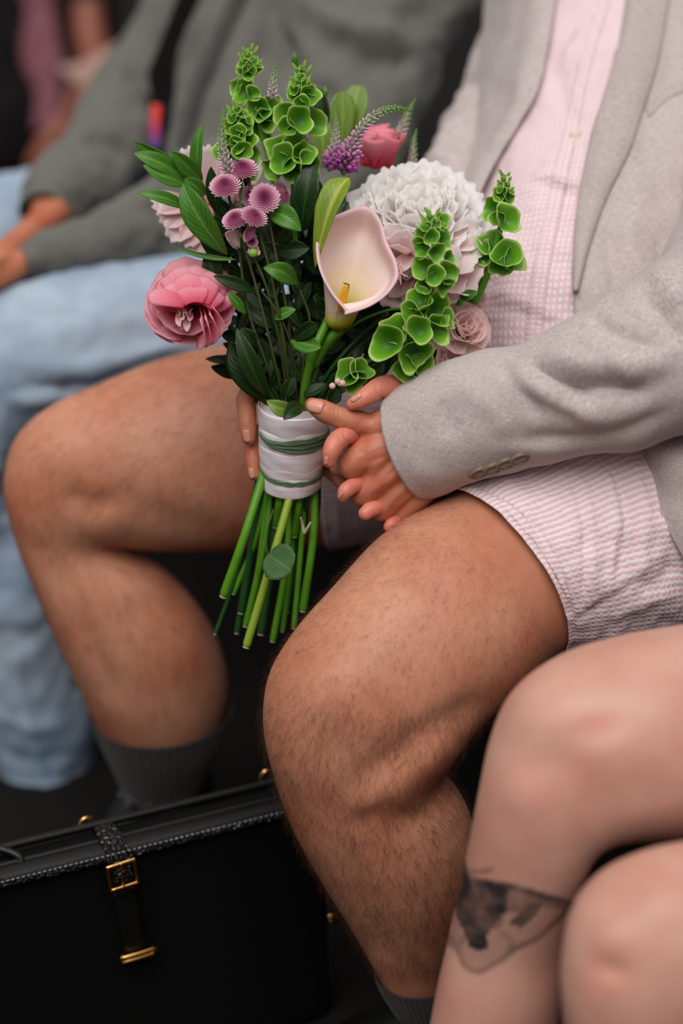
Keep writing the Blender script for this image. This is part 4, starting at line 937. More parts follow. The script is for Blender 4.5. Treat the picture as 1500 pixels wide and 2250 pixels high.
def strap(pts, wdx, m, nm='strap', parent=bag):
    C = np.array(pts); S = spline(C, 30); T = nrm(np.gradient(S, axis=0)); sd = nrm(bdir - T*(T @ bdir)[:, None])
    u = np.linspace(-1, 1, 7); dome = .0016*(1-u**2)
    V = S[:, None] + (u*wdx/2)[None, :, None]*sd[:, None] + dome[None, :, None]*np.cross(sd, T)[:, None]*np.sign((np.cross(sd, T) @ bn).mean())
    ln = np.linspace(0, np.linalg.norm(np.diff(S, axis=0), axis=1).sum(), 30)
    UV = np.stack(np.broadcast_arrays(u[None]*wdx/2, ln[:, None]), -1).reshape(-1, 2)
    return build(nm, Part().add(V.reshape(-1, 3), grid_faces(30, 7), UV), m, parent, solid=.0022)
def frame_tube(corners, r):
    p = Part(); n = len(corners)
    for i in range(n):
        a, b = np.array(corners[i]), np.array(corners[(i+1) % n]); v, f, u = tube(np.linspace(a, b, 6), r, 10); p.add(v, f, u)
    return p
for k, (bx, by) in enumerate(((268, 1922), (722, 1830))):
    dx, dy = bx-268, by-1922
    q = lambda x, y, o: on_plane(x+dx, y+dy, o)
    s1 = strap([q(268, 1893, .0) - bn*DEP*.98 + Z3*-.02, q(264, 1893, .0) - bn*DEP*.95 + Z3*.010, q(258, 1891, .0) - bn*DEP*.5 + Z3*.016, q(258, 1885, .004) + Z3*.008, q(263, 1898, .0105), q(272, 1925, .011), q(280, 1962, .009)], .0215, M['croc'])
    if k == 1: s1['label'] = 'crocodile-textured strap half hidden by the knee'
    else: s1['label'] = 'crocodile-textured leather strap through the buckle'
    build('buckle', frame_tube([q(236, 1907, .016), q(294, 1888, .016), q(303, 1938, .016), q(243, 1957, .016)], .0018), M['gold'], s1, uv=False)
    v, f, u = tube(np.array([q(266, 1899, .017), q(269, 1925, .019), q(272, 1946, .0165)]), .0012, 8); build('buckle_prong', Part().add(v, f, u), M['gold'], s1, uv=False)
    strap([q(272, 1955, .008), q(285, 2010, .0095), q(292, 2060, .009), q(300, 2110, .006)], .0215, M['leather'], 'lower_strap')
    cl = Part()
    for yy, o in ((2098, .013), (2108, .012)):
        v, f, u = tube(np.array([q(272, yy+6, o), q(304, yy-3, o), q(336, yy-14, o)]), .0021, 10); cl.add(v, f, u)
    for xx, yy in ((270, 2105), (338, 2085)): cl.add(*ellipsoid(q(xx, yy, .011), np.eye(3)*.0038, 10, 8))
    build('clasp', cl, M['gold'], bag, uv=False)
# small ring hooks and zip pull on the top
for a_, b_ in (((172, 1822), (186, 1798)), ((572, 1716), (583, 1694))):
    p0 = on_plane(*a_, -DEP); p1 = on_plane(*b_, -DEP)
    pts = np.array([p0, p0*.6 + p1*.4 - bdir*.002, p1, p1 + bdir*.006 - Z3*.002]); v, f, u = tube(spline(pts, 12), .0021, 10); build('ring', Part().add(v, f, u), M['gold'], bag, uv=False)
zp = Part()
for xx, yy, r in ((98, 1908, .0042), (108, 1904, .003), (118, 1901, .0034), (128, 1903, .0026)): zp.add(*ellipsoid(on_plane(xx, yy, -DEP*.35), [bdir*r*1.3, bn*r*.8, Z3*r*.8], 10, 8))
build('zip_pull', zp, M['gold'], bag, uv=False)
hd = spline(np.array([on_plane(-60, 1905, -.06), on_plane(-60, 1862, -.05), on_plane(10, 1868, -.035), on_plane(46, 1888, -.022), on_plane(30, 1925, -.006), on_plane(-30, 1946, .004)]), 30)
v, f, u = tube(hd, .004, 10); build('handle', Part().add(v, f, u*np.array([.02, .3])), M['leather'], bag)

# ================================================================== the bouquet
bq = thing('bouquet', 'hand-tied bouquet of pink, white and green flowers wrapped in white satin ribbon', 'bouquet', tuple(P(640, 980, 2.2)))
ARC = math.pi/180

def surf(f, nu, nv):
    "grid surface: u across -1..1, v along 0..1"
    u, v = np.meshgrid(np.linspace(-1, 1, nu), np.linspace(0, 1, nv))
    X = f(u, v).reshape(-1, 3); return X, grid_faces(nv, nu), np.stack([(u.ravel()+1)/2, v.ravel()], -1)

def leaf(base, tip, width, mat, bulge=0.004, mid=None, tilt=0.0, fold=0.25, wave=0.0, peak=0.45, parent=None, name='leaf', blunt=0.0, label=None, curl=0.0, serr=0.0):
    "base, tip (px,py,d); width in photo pixels"
    b, t = P(*base), P(*tip); m = P(*mid) if mid is not None else (b+t)/2 + cv(0, 0, 1)*bulge
    ax = nrm(t - b); side0 = nrm(np.cross(ax, -FWD)); nor = np.cross(side0, ax)
    side = math.cos(tilt)*side0 + math.sin(tilt)*nor; nor2 = np.cross(side, ax); W = width*PX/2
    def f(u, v):
        C = ((1-v)**2)[..., None]*b + (2*v*(1-v))[..., None]*m + (v**2)[..., None]*t
        pk = np.where(v < peak, v/peak, (1-v)/(1-peak)); pr = np.sin(np.clip(pk, 0, 1)*math.pi/2)**(0.75 - .35*blunt)
        if serr: pr = pr*(1 - serr*np.abs(np.sin(v*38)))
        return C + (u*pr*W)[..., None]*side + ((fold*np.abs(u)**1.4 - curl*u*u)*pr*W + wave*W*np.sin(v*9+u*2)*np.abs(u))[..., None]*nor2*1.0
    p = Part().add(*surf(f, 9, 18)); return build(name, p, mat, parent or bq, solid=.0004, label=label)

def stalk(K, mat, parent=None, name='stem', n=24, nu=8, label=None):
    C, R = pxtube(K, n, nu); V, F, UV = tube(C, R, nu)
    return build(name, Part().add(V, F, UV), mat, parent or bq, uv=False, label=label)

def petal(base, direc, face, L, W, cup=0.3, curl=0.0, ruff=0.0, notch=0.0, nu=9, nv=9, narrow=0.15, ph=None, freq=3.0, top=2.2, serr=0.0):
    ph = rng.uniform(0, 6) if ph is None else ph
    y = nrm(direc); z = nrm(face - y*(face @ y)); x = np.cross(y, z)
    def f(u, v):
        w_ = (narrow + (1-narrow)*np.sin(np.clip(v*1.15, 0, 1)*math.pi/2)**.9)
        end = 1 - 0.22*np.abs(u)**top - notch*np.exp(-(u/.22)**2) + ruff*.35*np.sin(u*freq*3+ph) + serr*(np.abs(((u*6.5+ph) % 1) - .5) - .25)
        yy = L*v*np.where(v > .6, 1 + (end-1)*np.clip((v-.6)/.4, 0, 1), 1)
        zz = cup*W*.5*(np.abs(u)**2) + curl*L*(v**2) + ruff*W*(v**2)*np.sin(u*freq+ph + v*2)*.8
        return base + (u*w_*W/2)[..., None]*x + yy[..., None]*y + zz[..., None]*z
    return surf(f, nu, nv)

def bloom(parent, mat, c, axis, R, layers, name='petal', mats=None, solid=0.0003, squash=1.0, **kw):
    """layers: (count, polar angle deg, length, width, cup, curl, ruff); petals radiate from c about axis"""
    axis = nrm(axis); a1 = nrm(np.cross(axis, [.3, .5, .9])); a2 = np.cross(axis, a1); ph0 = rng.uniform(0, 6)
    for li, (cnt, ang, Lg, Wd, cup, curl, ruff) in enumerate(layers):
        for k in range(cnt):
            p_ = ph0 + li*2.4 + 2*math.pi*k/cnt + rng.normal(0, .12); th = (ang + rng.normal(0, 4))*ARC
            rad = math.cos(p_)*a1 + math.sin(p_)*a2
            dr = axis*math.cos(th) + rad*math.sin(th); fc = axis*math.sin(th) - rad*math.cos(th)
            s = rng.uniform(.92, 1.08)
            V, F, UV = petal(c + axis*(.02*R*(len(layers)-li)/len(layers)) + rad*R*.04, dr, fc, R*Lg*s, R*Wd*s, cup, curl, ruff, **kw)
            m = mat if mats is None else mats[min(li*len(mats)//len(layers), len(mats)-1)]
            build(name, Part().add(V, F, UV), m, parent, solid=solid)

def flower(name, label):
    o = bpy.data.objects.new(name, None); COL.objects.link(o); o.parent = bq; o['label'] = label; o.empty_display_size = .02
    ORIGIN[o.name] = ORIGIN[bq.name]; return o

# ---- handle: satin ribbon bands, twine
HA, HB = P(646, 868, 2.185), P(639, 1068, 2.225)
hax = nrm(HB - HA); hx = nrm(np.cross(hax, -FWD)); hz = np.cross(hx, hax)
if hz @ FWD > 0: hz = -hz
if hx @ RIGHT < 0: hx = -hx
HL = np.linalg.norm(HB - HA)
def hpt(phi, s, r): # phi 0 = right, 90 = towards us
    return HA + hax*(s*HL)[..., None] + (np.cos(phi)*r)[..., None]*hx + (np.sin(phi)*r)[..., None]*hz
def hr(s): return np.interp(s, [0, .15, .5, .8, 1], [78, 76, 70, 64, 61])*PX
def band(s0, s1, tilt, ph, lift, wob, name='ribbon_band'):
    n, nu = 12, 72; v, p_ = np.meshgrid(np.linspace(0, 1, n), np.linspace(0, 2*math.pi, nu, endpoint=False), indexing='ij')
    s = s0 + (s1-s0)*v + tilt*np.cos(p_-ph) + .006*np.sin(3*p_+wob)
    r = hr(s) + (lift + 2.2*np.sin(v*math.pi)**.6 + .9*np.sin(p_*5+v*5+wob)*v)*PX
    V = hpt(p_, s, r); p = Part(); p.add(V.reshape(-1, 3), grid_faces(n, nu, True), np.stack([p_.ravel()/6.28, v.ravel()], -1))
    return build(name, p, M['satin'], wrap, solid=.0006)
core = Part(); v_, p_ = np.meshgrid(np.linspace(.03, .97, 8), np.linspace(0, 2*math.pi, 48, endpoint=False), indexing='ij')
core.add(hpt(p_, v_, hr(v_)*.97).reshape(-1, 3), grid_faces(8, 48, True))
wrap = build('ribbon_wrap', core, M['satin'], bq, label='white satin ribbon wrap with green twine')
for a in ((.10, .33, .015, 1.0, 0.5, 1), (.30, .58, -.03, 0.2, 1.2, 2.2), (.50, .72, .012, 2.0, 3.2, 4), (.66, .82, -.015, .5, 2.6, 5.5), (.78, .90, .01, 1.0, 2.0, .5), (.83, 1.0, .01, 2.5, 3.4, 3.0)): band(*a)
for k in range(9):
    p_ = np.linspace(-.25, 2.75, 70); q = (p_+.25)/3.0
    spread = np.sin(np.clip(q, 0, 1)*math.pi)**.6*np.interp(q, [0, .55, 1], [1.1, 1.0, .25])
    s = .405 - .012*np.cos(q*math.pi) + (k-4)*.0165*spread - .05*(q > .8)*(q-.8)*5 + .004*np.sin(q*30+k)
    v, f, u = tube(hpt(p_, s, hr(s) + (5.0 + 1.0*((k*7) % 3))*PX), 2.6*PX, 6, True); build('twine', Part().add(v, f, u), M['twine'], wrap, uv=False)
for k in range(3):
    p_ = np.linspace(-.3, 3.5, 70); s = .815 + .022*np.sin(p_*1.0+.2) + (k-1)*.016 - .05*np.clip(p_-2.3, 0, 2) + .004*np.sin(p_*14+k*2)
    v, f, u = tube(hpt(p_, s, hr(s) + 5.5*PX), 2.4*PX, 6, True); build('twine', Part().add(v, f, u), M['twine'], wrap, uv=False)

# ---- cut stems below the wrap
ST = [((580, 1040), (536, 1180), (493, 1303), 10, 'stem', 2.205), ((562, 1060), (520, 1260), (474, 1390), 4.5, 'stem_dark', 2.24), ((650, 1045), (607, 1197), (543, 1414), 9.5, 'stem_yellow', 2.20), ((622, 1050), (615, 1100), (608, 1150), 10, 'stem', 2.215),
      ((690, 1040), (690, 1160), (666, 1335), 9, 'stem', 2.225), ((672, 1040), (663, 1180), (646, 1375), 6.5, 'stem', 2.235), ((640, 1040), (628, 1240), (600, 1403), 7.5, 'stem', 2.24), ((650, 1040), (640, 1230), (621, 1383), 5.5, 'stem', 2.25),
      ((605, 1040), (594, 1240), (574, 1386), 9, 'stem_dark', 2.25), ((592, 1040), (568, 1250), (541, 1370), 7.5, 'stem', 2.245), ((585, 1040), (548, 1230), (521, 1386), 6.5, 'stem_dark', 2.26), ((600, 1040), (578, 1210), (557, 1303), 6, 'stem', 2.235),
      ((578, 1050), (556, 1180), (530, 1340), 8.5, 'stem_dark', 2.25), ((662, 1050), (656, 1110), (648, 1172), 8, 'stem', 2.215), ((612, 1040), (590, 1200), (565, 1330), 6, 'stem_dark', 2.262), ((632, 1040), (620, 1200), (590, 1300), 7, 'stem_dark', 2.26),
      ((680, 1040), (672, 1120), (668, 1150), 7, 'stem_dark', 2.23), ((596, 1040), (560, 1190), (515, 1300), 6, 'stem', 2.25), ((655, 1050), (652, 1200), (632, 1340), 6, 'stem_dark', 2.262), ((700, 1050), (700, 1110), (690, 1165), 5, 'stem_dark', 2.25)]
for a, b, c, r, m, d in ST:
    K = [(a[0], a[1], 2.215 + (d-2.215)*.5, r), (b[0], b[1], d, r*.97), (c[0], c[1], d + .02, r)]
    o = stalk(K, M[m], n=20, nu=10)
    e1 = P(c[0], c[1], d + .02); S = spline(np.array([k[:3] for k in K]), 20); dr = nrm(P(*S[-1]) - P(*S[-2])); s1 = nrm(np.cross(dr, [.2, .9, .3])); s2 = np.cross(dr, s1)
    v, f, u = ellipsoid(e1 + dr*r*PX*.97, [s1*r*PX*.86, s2*r*PX*.86, dr*1.2*PX], 10, 5); build('stem_end', Part().add(v, f, u), M['cut'], o, uv=False)
leaf((588, 1218, 2.186), (640, 1254, 2.168), 88, M['leaf_sage'], .004, fold=.12, blunt=1.0, peak=.5, serr=.06, wave=.06, label='roundish matt leaf on a stem below the ribbon')
stalk([(600, 1120, 2.20, 2), (584, 1180, 2.188, 2), (588, 1222, 2.186, 2)], M['stem_dark'])
# little forked twig
stalk([(668, 1170, 2.21, 4), (664, 1150, 2.205, 3), (661, 1138, 2.20, 2)], M['cut']); stalk([(670, 1170, 2.21, 4), (678, 1156, 2.203, 3), (682, 1148, 2.20, 2)], M['cut'])

# ---- thin stems and foliage filling the throat of the bouquet
def up_stem(x0, pts, r, m, d0=2.195): return stalk([(x0, 905, d0, r)] + [(x, y, d, r*.9) for x, y, d in pts], M[m], n=28)
for x0, pts, r, m in ((628, [(600, 780, 2.16), (560, 620, 2.145), (500, 425, 2.14)], 3.6, 'stem_brown'), (636, [(612, 740, 2.155), (585, 630, 2.14), (556, 560, 2.135)], 3.6, 'stem_brown'), (640, [(622, 740, 2.15), (594, 600, 2.135), (565, 490, 2.13), (545, 385, 2.14)], 3.8, 'stem_brown'),
                      (648, [(632, 700, 2.15), (606, 560, 2.135), (585, 455, 2.13)], 3.8, 'stem_brown'), (655, [(640, 760, 2.155), (612, 690, 2.14), (575, 640, 2.135)], 2.6, 'stem_brown'), (620, [(585, 800, 2.17), (545, 680, 2.16), (520, 500, 2.15)], 3.4, 'stem_brown'),
                      (665, [(672, 840, 2.175), (690, 770, 2.16), (722, 700, 2.165)], 11, 'stem'), (672, [(720, 820, 2.185), (790, 740, 2.18), (850, 690, 2.17)], 5, 'stem_dark'), (676, [(740, 830, 2.19), (820, 790, 2.185), (890, 750, 2.175)], 8, 'stem_dark'),
                      (660, [(690, 800, 2.20), (730, 720, 2.21), (800, 640, 2.22)], 7, 'stem_dark'), (650, [(655, 700, 2.20), (655, 540, 2.19), (650, 380, 2.16)], 6, 'stem_dark'), (640, [(610, 700, 2.19), (570, 520, 2.18), (530, 360, 2.165)], 6, 'stem_dark'),
                      (630, [(570, 760, 2.19), (500, 600, 2.19), (440, 430, 2.2)], 6, 'stem_dark'), (668, [(700, 720, 2.23), (750, 560, 2.25), (770, 420, 2.27)], 5, 'stem_dark'), (618, [(560, 800, 2.18), (510, 720, 2.165), (455, 680, 2.155)], 6, 'stem_dark'),
                      (670, [(710, 780, 2.175), (775, 715, 2.165), (860, 680, 2.16), (895, 678, 2.158)], 3.6, 'stem'), (655, [(668, 790, 2.165), (680, 700, 2.16), (660, 640, 2.155)], 3, 'stem_brown'), (680, [(790, 800, 2.21), (900, 750, 2.22), (1000, 700, 2.22), (1070, 610, 2.22)], 8, 'stem_dark')):
    up_stem(x0, pts, r, m)
r2 = np.random.default_rng(11)
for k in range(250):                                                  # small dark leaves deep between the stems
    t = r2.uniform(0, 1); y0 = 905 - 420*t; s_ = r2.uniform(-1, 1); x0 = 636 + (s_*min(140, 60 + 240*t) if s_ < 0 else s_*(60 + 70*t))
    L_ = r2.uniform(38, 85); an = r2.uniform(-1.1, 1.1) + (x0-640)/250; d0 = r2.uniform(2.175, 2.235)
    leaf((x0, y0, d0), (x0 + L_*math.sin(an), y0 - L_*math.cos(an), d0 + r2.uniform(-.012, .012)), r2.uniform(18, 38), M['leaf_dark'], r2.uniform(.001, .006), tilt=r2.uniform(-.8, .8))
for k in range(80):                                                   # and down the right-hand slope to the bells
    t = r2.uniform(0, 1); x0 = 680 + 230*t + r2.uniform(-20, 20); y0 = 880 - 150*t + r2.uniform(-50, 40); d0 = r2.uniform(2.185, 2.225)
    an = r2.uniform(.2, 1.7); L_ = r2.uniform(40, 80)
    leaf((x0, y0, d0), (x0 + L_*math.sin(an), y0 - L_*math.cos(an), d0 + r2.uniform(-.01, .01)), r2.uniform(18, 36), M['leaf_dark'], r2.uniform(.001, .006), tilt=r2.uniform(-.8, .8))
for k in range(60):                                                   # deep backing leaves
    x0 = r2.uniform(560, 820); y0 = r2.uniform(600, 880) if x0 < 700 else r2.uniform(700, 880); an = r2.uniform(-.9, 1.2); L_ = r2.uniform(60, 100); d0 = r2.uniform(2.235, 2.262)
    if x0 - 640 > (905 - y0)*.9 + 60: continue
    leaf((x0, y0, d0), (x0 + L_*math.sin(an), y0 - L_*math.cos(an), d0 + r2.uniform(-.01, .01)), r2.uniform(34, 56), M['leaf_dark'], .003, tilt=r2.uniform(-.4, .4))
# named leaves of the photograph
LV = [((412, 386, 2.165), (295, 311, 2.15), 34, 'leaf', dict(tilt=.5)), ((414, 392, 2.155), (293, 337, 2.13), 40, 'leaf', dict(tilt=-.3, mid=(345, 350, 2.12))), ((415, 404, 2.15), (313, 363, 2.125), 42, 'leaf', dict(tilt=-.4, mid=(360, 392, 2.125))), ((445, 398, 2.15), (377, 332, 2.13), 40, 'leaf', dict(tilt=.3)),
      ((437, 400, 2.155), (446, 272, 2.14), 34, 'leaf', dict(tilt=.6, mid=(425, 330, 2.135))), ((416, 459, 2.15), (301, 424, 2.125), 30, 'leaf', dict(mid=(360, 428, 2.115), tilt=-.3)), ((500, 560, 2.15), (402, 402, 2.125), 62, 'leaf', dict(mid=(425, 480, 2.115), peak=.55, tilt=.25)), ((452, 428, 2.145), (405, 392, 2.13), 34, 'leaf', {}),
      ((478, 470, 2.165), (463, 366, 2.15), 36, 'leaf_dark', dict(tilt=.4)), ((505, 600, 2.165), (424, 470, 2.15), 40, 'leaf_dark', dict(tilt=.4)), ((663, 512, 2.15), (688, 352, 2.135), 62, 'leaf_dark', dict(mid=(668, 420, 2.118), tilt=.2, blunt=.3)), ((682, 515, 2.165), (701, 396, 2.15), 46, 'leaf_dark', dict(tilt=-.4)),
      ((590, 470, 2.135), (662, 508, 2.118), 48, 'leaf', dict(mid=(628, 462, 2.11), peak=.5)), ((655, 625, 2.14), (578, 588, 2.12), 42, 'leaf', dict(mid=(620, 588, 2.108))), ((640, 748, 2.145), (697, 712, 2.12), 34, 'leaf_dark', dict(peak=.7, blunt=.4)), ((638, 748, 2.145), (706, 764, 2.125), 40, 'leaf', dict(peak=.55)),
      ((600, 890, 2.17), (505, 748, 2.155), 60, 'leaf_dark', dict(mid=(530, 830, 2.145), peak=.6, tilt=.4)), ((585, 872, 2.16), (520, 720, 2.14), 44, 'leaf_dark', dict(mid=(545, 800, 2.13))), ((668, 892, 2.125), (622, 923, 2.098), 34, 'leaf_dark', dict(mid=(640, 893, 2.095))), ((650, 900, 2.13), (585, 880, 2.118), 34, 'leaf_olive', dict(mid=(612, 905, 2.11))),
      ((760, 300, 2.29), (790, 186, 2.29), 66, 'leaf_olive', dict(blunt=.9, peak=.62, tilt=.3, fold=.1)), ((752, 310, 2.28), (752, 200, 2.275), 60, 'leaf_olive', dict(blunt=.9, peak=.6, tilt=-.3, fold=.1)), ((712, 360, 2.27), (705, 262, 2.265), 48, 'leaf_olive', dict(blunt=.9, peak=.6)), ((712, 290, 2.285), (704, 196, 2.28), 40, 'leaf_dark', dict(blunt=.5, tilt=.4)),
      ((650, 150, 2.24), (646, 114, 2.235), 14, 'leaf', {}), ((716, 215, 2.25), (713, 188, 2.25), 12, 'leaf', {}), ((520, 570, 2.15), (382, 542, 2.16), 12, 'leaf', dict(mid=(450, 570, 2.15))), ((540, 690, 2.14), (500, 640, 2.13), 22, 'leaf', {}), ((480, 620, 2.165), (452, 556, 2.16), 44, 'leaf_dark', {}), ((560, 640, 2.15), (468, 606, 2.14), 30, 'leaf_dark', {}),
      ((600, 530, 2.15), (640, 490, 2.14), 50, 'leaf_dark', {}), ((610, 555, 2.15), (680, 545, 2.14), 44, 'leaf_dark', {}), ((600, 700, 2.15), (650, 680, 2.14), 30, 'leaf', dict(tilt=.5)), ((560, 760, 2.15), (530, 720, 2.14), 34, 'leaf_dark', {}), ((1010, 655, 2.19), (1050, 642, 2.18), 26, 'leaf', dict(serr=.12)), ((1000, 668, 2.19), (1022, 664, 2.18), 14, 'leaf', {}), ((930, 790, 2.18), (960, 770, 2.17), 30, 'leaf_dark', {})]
for b, t, wd, m, kw in LV: leaf(b, t, wd, M[m], kw.pop('bulge', .006), **kw)
leaf((692, 590, 2.135), (768, 391, 2.125), 60, M['leaf_yellow'], mid=(722, 420, 2.10), peak=.72, tilt=.5, fold=.5, label='yellow-green streaked leaf beside the calla')
leaf((700, 520, 2.14), (735, 402, 2.13), 40, M['leaf_olive'], mid=(705, 440, 2.115), tilt=-.4)

# ---- calla lily
cal = flower('calla_lily', 'pale pink calla lily with yellow spadix')
rim = np.array([(762, 682, 2.108), (728, 640, 2.108), (703, 585, 2.113), (699, 528, 2.125), (716, 492, 2.142), (752, 472, 2.155), (803, 457, 2.165), (830, 482, 2.152), (846, 532, 2.135), (868, 578, 2.118), (871, 606, 2.110), (852, 640, 2.104), (815, 668, 2.100), (785, 680, 2.098), (757, 688, 2.100)])
nu_ = 96; RM = P(*spline(np.c_[rim[:, :2], rim[:, 2]*1000], nu_).T[:2], spline(np.c_[rim[:, :2], rim[:, 2]*1000], nu_)[:, 2]/1000)
base_c, thr = P(746, 722, 2.165), P(762, 655, 2.160)
sl_ = np.linspace(0, 1, nu_); ph = -math.pi/2 - .25 - sl_*2*math.pi*1.03      # starts at the lower front, runs left and over the top
def ringc(c, r, dz): return c + (np.cos(ph)*r*PX)[:, None]*RIGHT*1.0 + (np.sin(ph)*r*PX*.35)[:, None]*UP + (-np.sin(ph)*r*PX)[:, None]*(-FWD)*.9
ring0 = ringc(P(743, 728, 2.165), 5, 0); ring1 = ringc(P(745, 708, 2.160), 29, 0); ring2 = ringc(P(752, 680, 2.155), 36, 0); ring3 = (ringc(P(768, 645, 2.16), 50, 0))*.62 + RM*.38
rows = []
for j in range(nu_):
    mid_ = ring3[j]*.45 + RM[j]*.55 + FWD*.010
    rows.append(spline(np.array([ring0[j], ring1[j], ring2[j], ring3[j], mid_, RM[j] + FWD*.0015, RM[j] + nrm(RM[j]-P(785, 575, 2.15))*.0022 + FWD*.003])*100, 40)/100)
GV = np.stack(rows, 1); uvv = np.stack(np.broadcast_arrays(sl_[None], np.linspace(0, 1, 40)[:, None]), -1).reshape(-1, 2)
build('spathe', Part().add(GV.reshape(-1, 3), grid_faces(40, nu_), uvv), M['calla'], cal, solid=.0008)
v, f, u = tube(*pxtube([(750, 676, 2.135, 8.5), (754, 655, 2.128, 9), (758, 638, 2.122, 8), (760, 630, 2.12, 6)], 20), 14); build('spadix', Part().add(v, f, u), M['spadix'], cal)
stalk([(742, 728, 2.168, 13), (722, 746, 2.17, 12), (690, 800, 2.176, 11)], M['stem'], cal)

# ---- big white peony
peo = flower('peony', 'large ruffled white peony')
pc = P(912, 525, 2.24); pax = nrm(cv(.03, .62, 1.0)); R_ = 162*PX
bloom(peo, M['peony'], pc, pax, R_, [(8, 18, .82, .66, .4, .0, .12), (12, 32, .90, .70, .4, .04, .12), (15, 46, .95, .72, .35, .06, .11), (16, 60, .98, .74, .3, .06, .10), (16, 74, 1.0, .76, .25, .04, .10), (14, 90, .99, .78, .2, .0, .10), (10, 104, .95, .8, .2, -.05, .08)], mats=[M['peony'], M['peony'], M['peony_blush']], freq=4.2, serr=.045, nu=17, nv=10, narrow=.4, top=4.0)
r3 = np.random.default_rng(5)
for k in range(34):                                                    # extra ruffle crowding the upper dome
    x = r3.uniform(800, 1030); y = r3.uniform(375, 520)
    if ((x-915)/135)**2 + ((y-490)/130)**2 > 1: continue
    tip = P(x, y, 2.185 + .05*(((x-915)/140)**2 + ((y-480)/140)**2)) ; dr = tip - P(915, 560, 2.25)
    fc = nrm(cv(-(x-915)/300, -.6, 1.0)); V, F, UV = petal(P(915, 560, 2.25), dr, fc, np.linalg.norm(dr), R_*.55, .3, .0, .14, freq=4.5, serr=.05, nu=15, nv=8, narrow=.25); build('petal', Part().add(V, F, UV), M['peony'], peo, solid=.0003)
for (bx, by, bd), (tx, ty, td), wd, m in (((880, 590, 2.20), (850, 520, 2.165), 90, 'peony'), ((890, 570, 2.19), (905, 505, 2.155), 90, 'peony_blush'), ((870, 560, 2.185), (835, 500, 2.17), 70, 'peony_blush'), ((900, 590, 2.21), (875, 690, 2.185), 110, 'pale_peony'), ((930, 600, 2.21), (930, 690, 2.19), 110, 'pale_peony'), ((960, 590, 2.21), (1045, 640, 2.185), 120, 'pale_peony'),
                                          ((960, 560, 2.20), (1055, 575, 2.185), 100, 'peony_blush'), ((950, 540, 2.20), (1058, 520, 2.20), 80, 'peony_blush'), ((955, 530, 2.205), (1052, 490, 2.215), 80, 'peony'), ((940, 600, 2.21), (1000, 665, 2.185), 100, 'pale_peony'), ((930, 560, 2.19), (1010, 590, 2.16), 80, 'peony_blush'), ((900, 600, 2.205), (848, 650, 2.185), 80, 'pale_peony'), ((890, 560, 2.18), (858, 545, 2.15), 60, 'peony_blush'), ((905, 560, 2.18), (880, 600, 2.155), 50, 'peony_blush')):
    b, t = P(bx, by, bd), P(tx, ty, td); V, F, UV = petal(b, t - b, nrm(cv(rng.normal(0, .2), .4, 1)), np.linalg.norm(t-b), wd*PX, .4, .08, .10, freq=4.5, serr=.05, nu=17, nv=10, narrow=.4, top=3.5); build('petal', Part().add(V, F, UV), M[m], peo, solid=.0003)
for k in range(9): stalk([(875 + r3.uniform(-6, 6), 570, 2.165, 1.6), (872 + r3.uniform(-14, 14), 592, 2.15, 1.5), (878 + r3.uniform(-22, 18), 612 + r3.uniform(-8, 14), 2.145, 1.8)], M['carpel'], peo, 'stamen', 8, 5)

# ---- coral pink peony bud
bud = flower('peony_bud', 'coral pink half-open peony behind the speedwell')
bloom(bud, M['coral'], P(826, 372, 2.30), nrm(cv(.05, 1, .35)), 92*PX, [(4, 10, 1.0, .9, .8, .1, .03), (5, 24, 1.02, .95, .8, .22, .04), (6, 40, 1.0, .95, .8, .3, .04), (6, 58, .95, .95, .7, .35, .05)], nu=11, nv=12, narrow=.5)

# ---- pale pink flower at the left, behind the leaves
pal = flower('peony', 'pale pink open peony at the left behind green leaves')
for (tx, ty), wd in (((372, 352), 60), ((405, 322), 70), ((452, 316), 70), ((500, 330), 60), ((330, 450), 60), ((345, 480), 70), ((372, 530), 70), ((410, 545), 60), ((440, 565), 70), ((470, 560), 60), ((480, 590), 50), ((560, 325), 50), ((575, 350), 50)):
    b, t = P(448 if tx < 520 else 520, 450, 2.255), P(tx, ty, 2.235); V, F, UV = petal(b, t-b, cv(rng.normal(0, .3), .3, 1), np.linalg.norm(t-b), wd*PX, .3, .05, .10, freq=4, serr=.06, nu=15, nv=10, narrow=.3); build('petal', Part().add(V, F, UV), M['pale_peony'], pal, solid=.0003)

# ---- rose pink ranunculus
ran = flower('ranunculus', 'open rose-pink ranunculus facing outwards on the left')
rc = P(404, 690, 2.165); b0 = P(424, 672, 2.185)
LOW = [((322, 655), 95), ((318, 690), 105), ((335, 730), 110), ((375, 756), 115), ((425, 762), 115), ((472, 745), 110), ((508, 712), 105), ((522, 672), 100), ((500, 632), 95), ((345, 622), 90)]
for k, ((tx, ty), wd) in enumerate(LOW):                                # broad lower petals, open to us
    b, t = P(410, 680, 2.176), P(tx, ty, 2.150 + .004*(k % 2)); cxy = nrm(np.array([410-tx, ty-680.0])); V, F, UV = petal(b, t-b, nrm(cxy[0]*RIGHT*.15 + (cxy[1]*.15 + .25)*UP - FWD), np.linalg.norm(t-b), wd*PX, .16, .06, .04, nu=13, nv=12, narrow=.35, top=2.4); build('petal', Part().add(V, F, UV), M['ranunculus'], ran, solid=.00035)
for (tx, ty), wd in (((345, 690), 80), ((368, 728), 90), ((412, 742), 95), ((452, 728), 90), ((478, 700), 80)):
    b, t = P(410, 682, 2.166), P(tx, ty, 2.140); cxy = nrm(np.array([410-tx, ty-680.0])); V, F, UV = petal(b, t-b, nrm(cxy[0]*RIGHT*.25 + (cxy[1]*.25 + .2)*UP - FWD), np.linalg.norm(t-b), wd*PX, .2, .08, .04, nu=13, nv=11, narrow=.35); build('petal', Part().add(V, F, UV), M['ranunculus'], ran, solid=.00035)
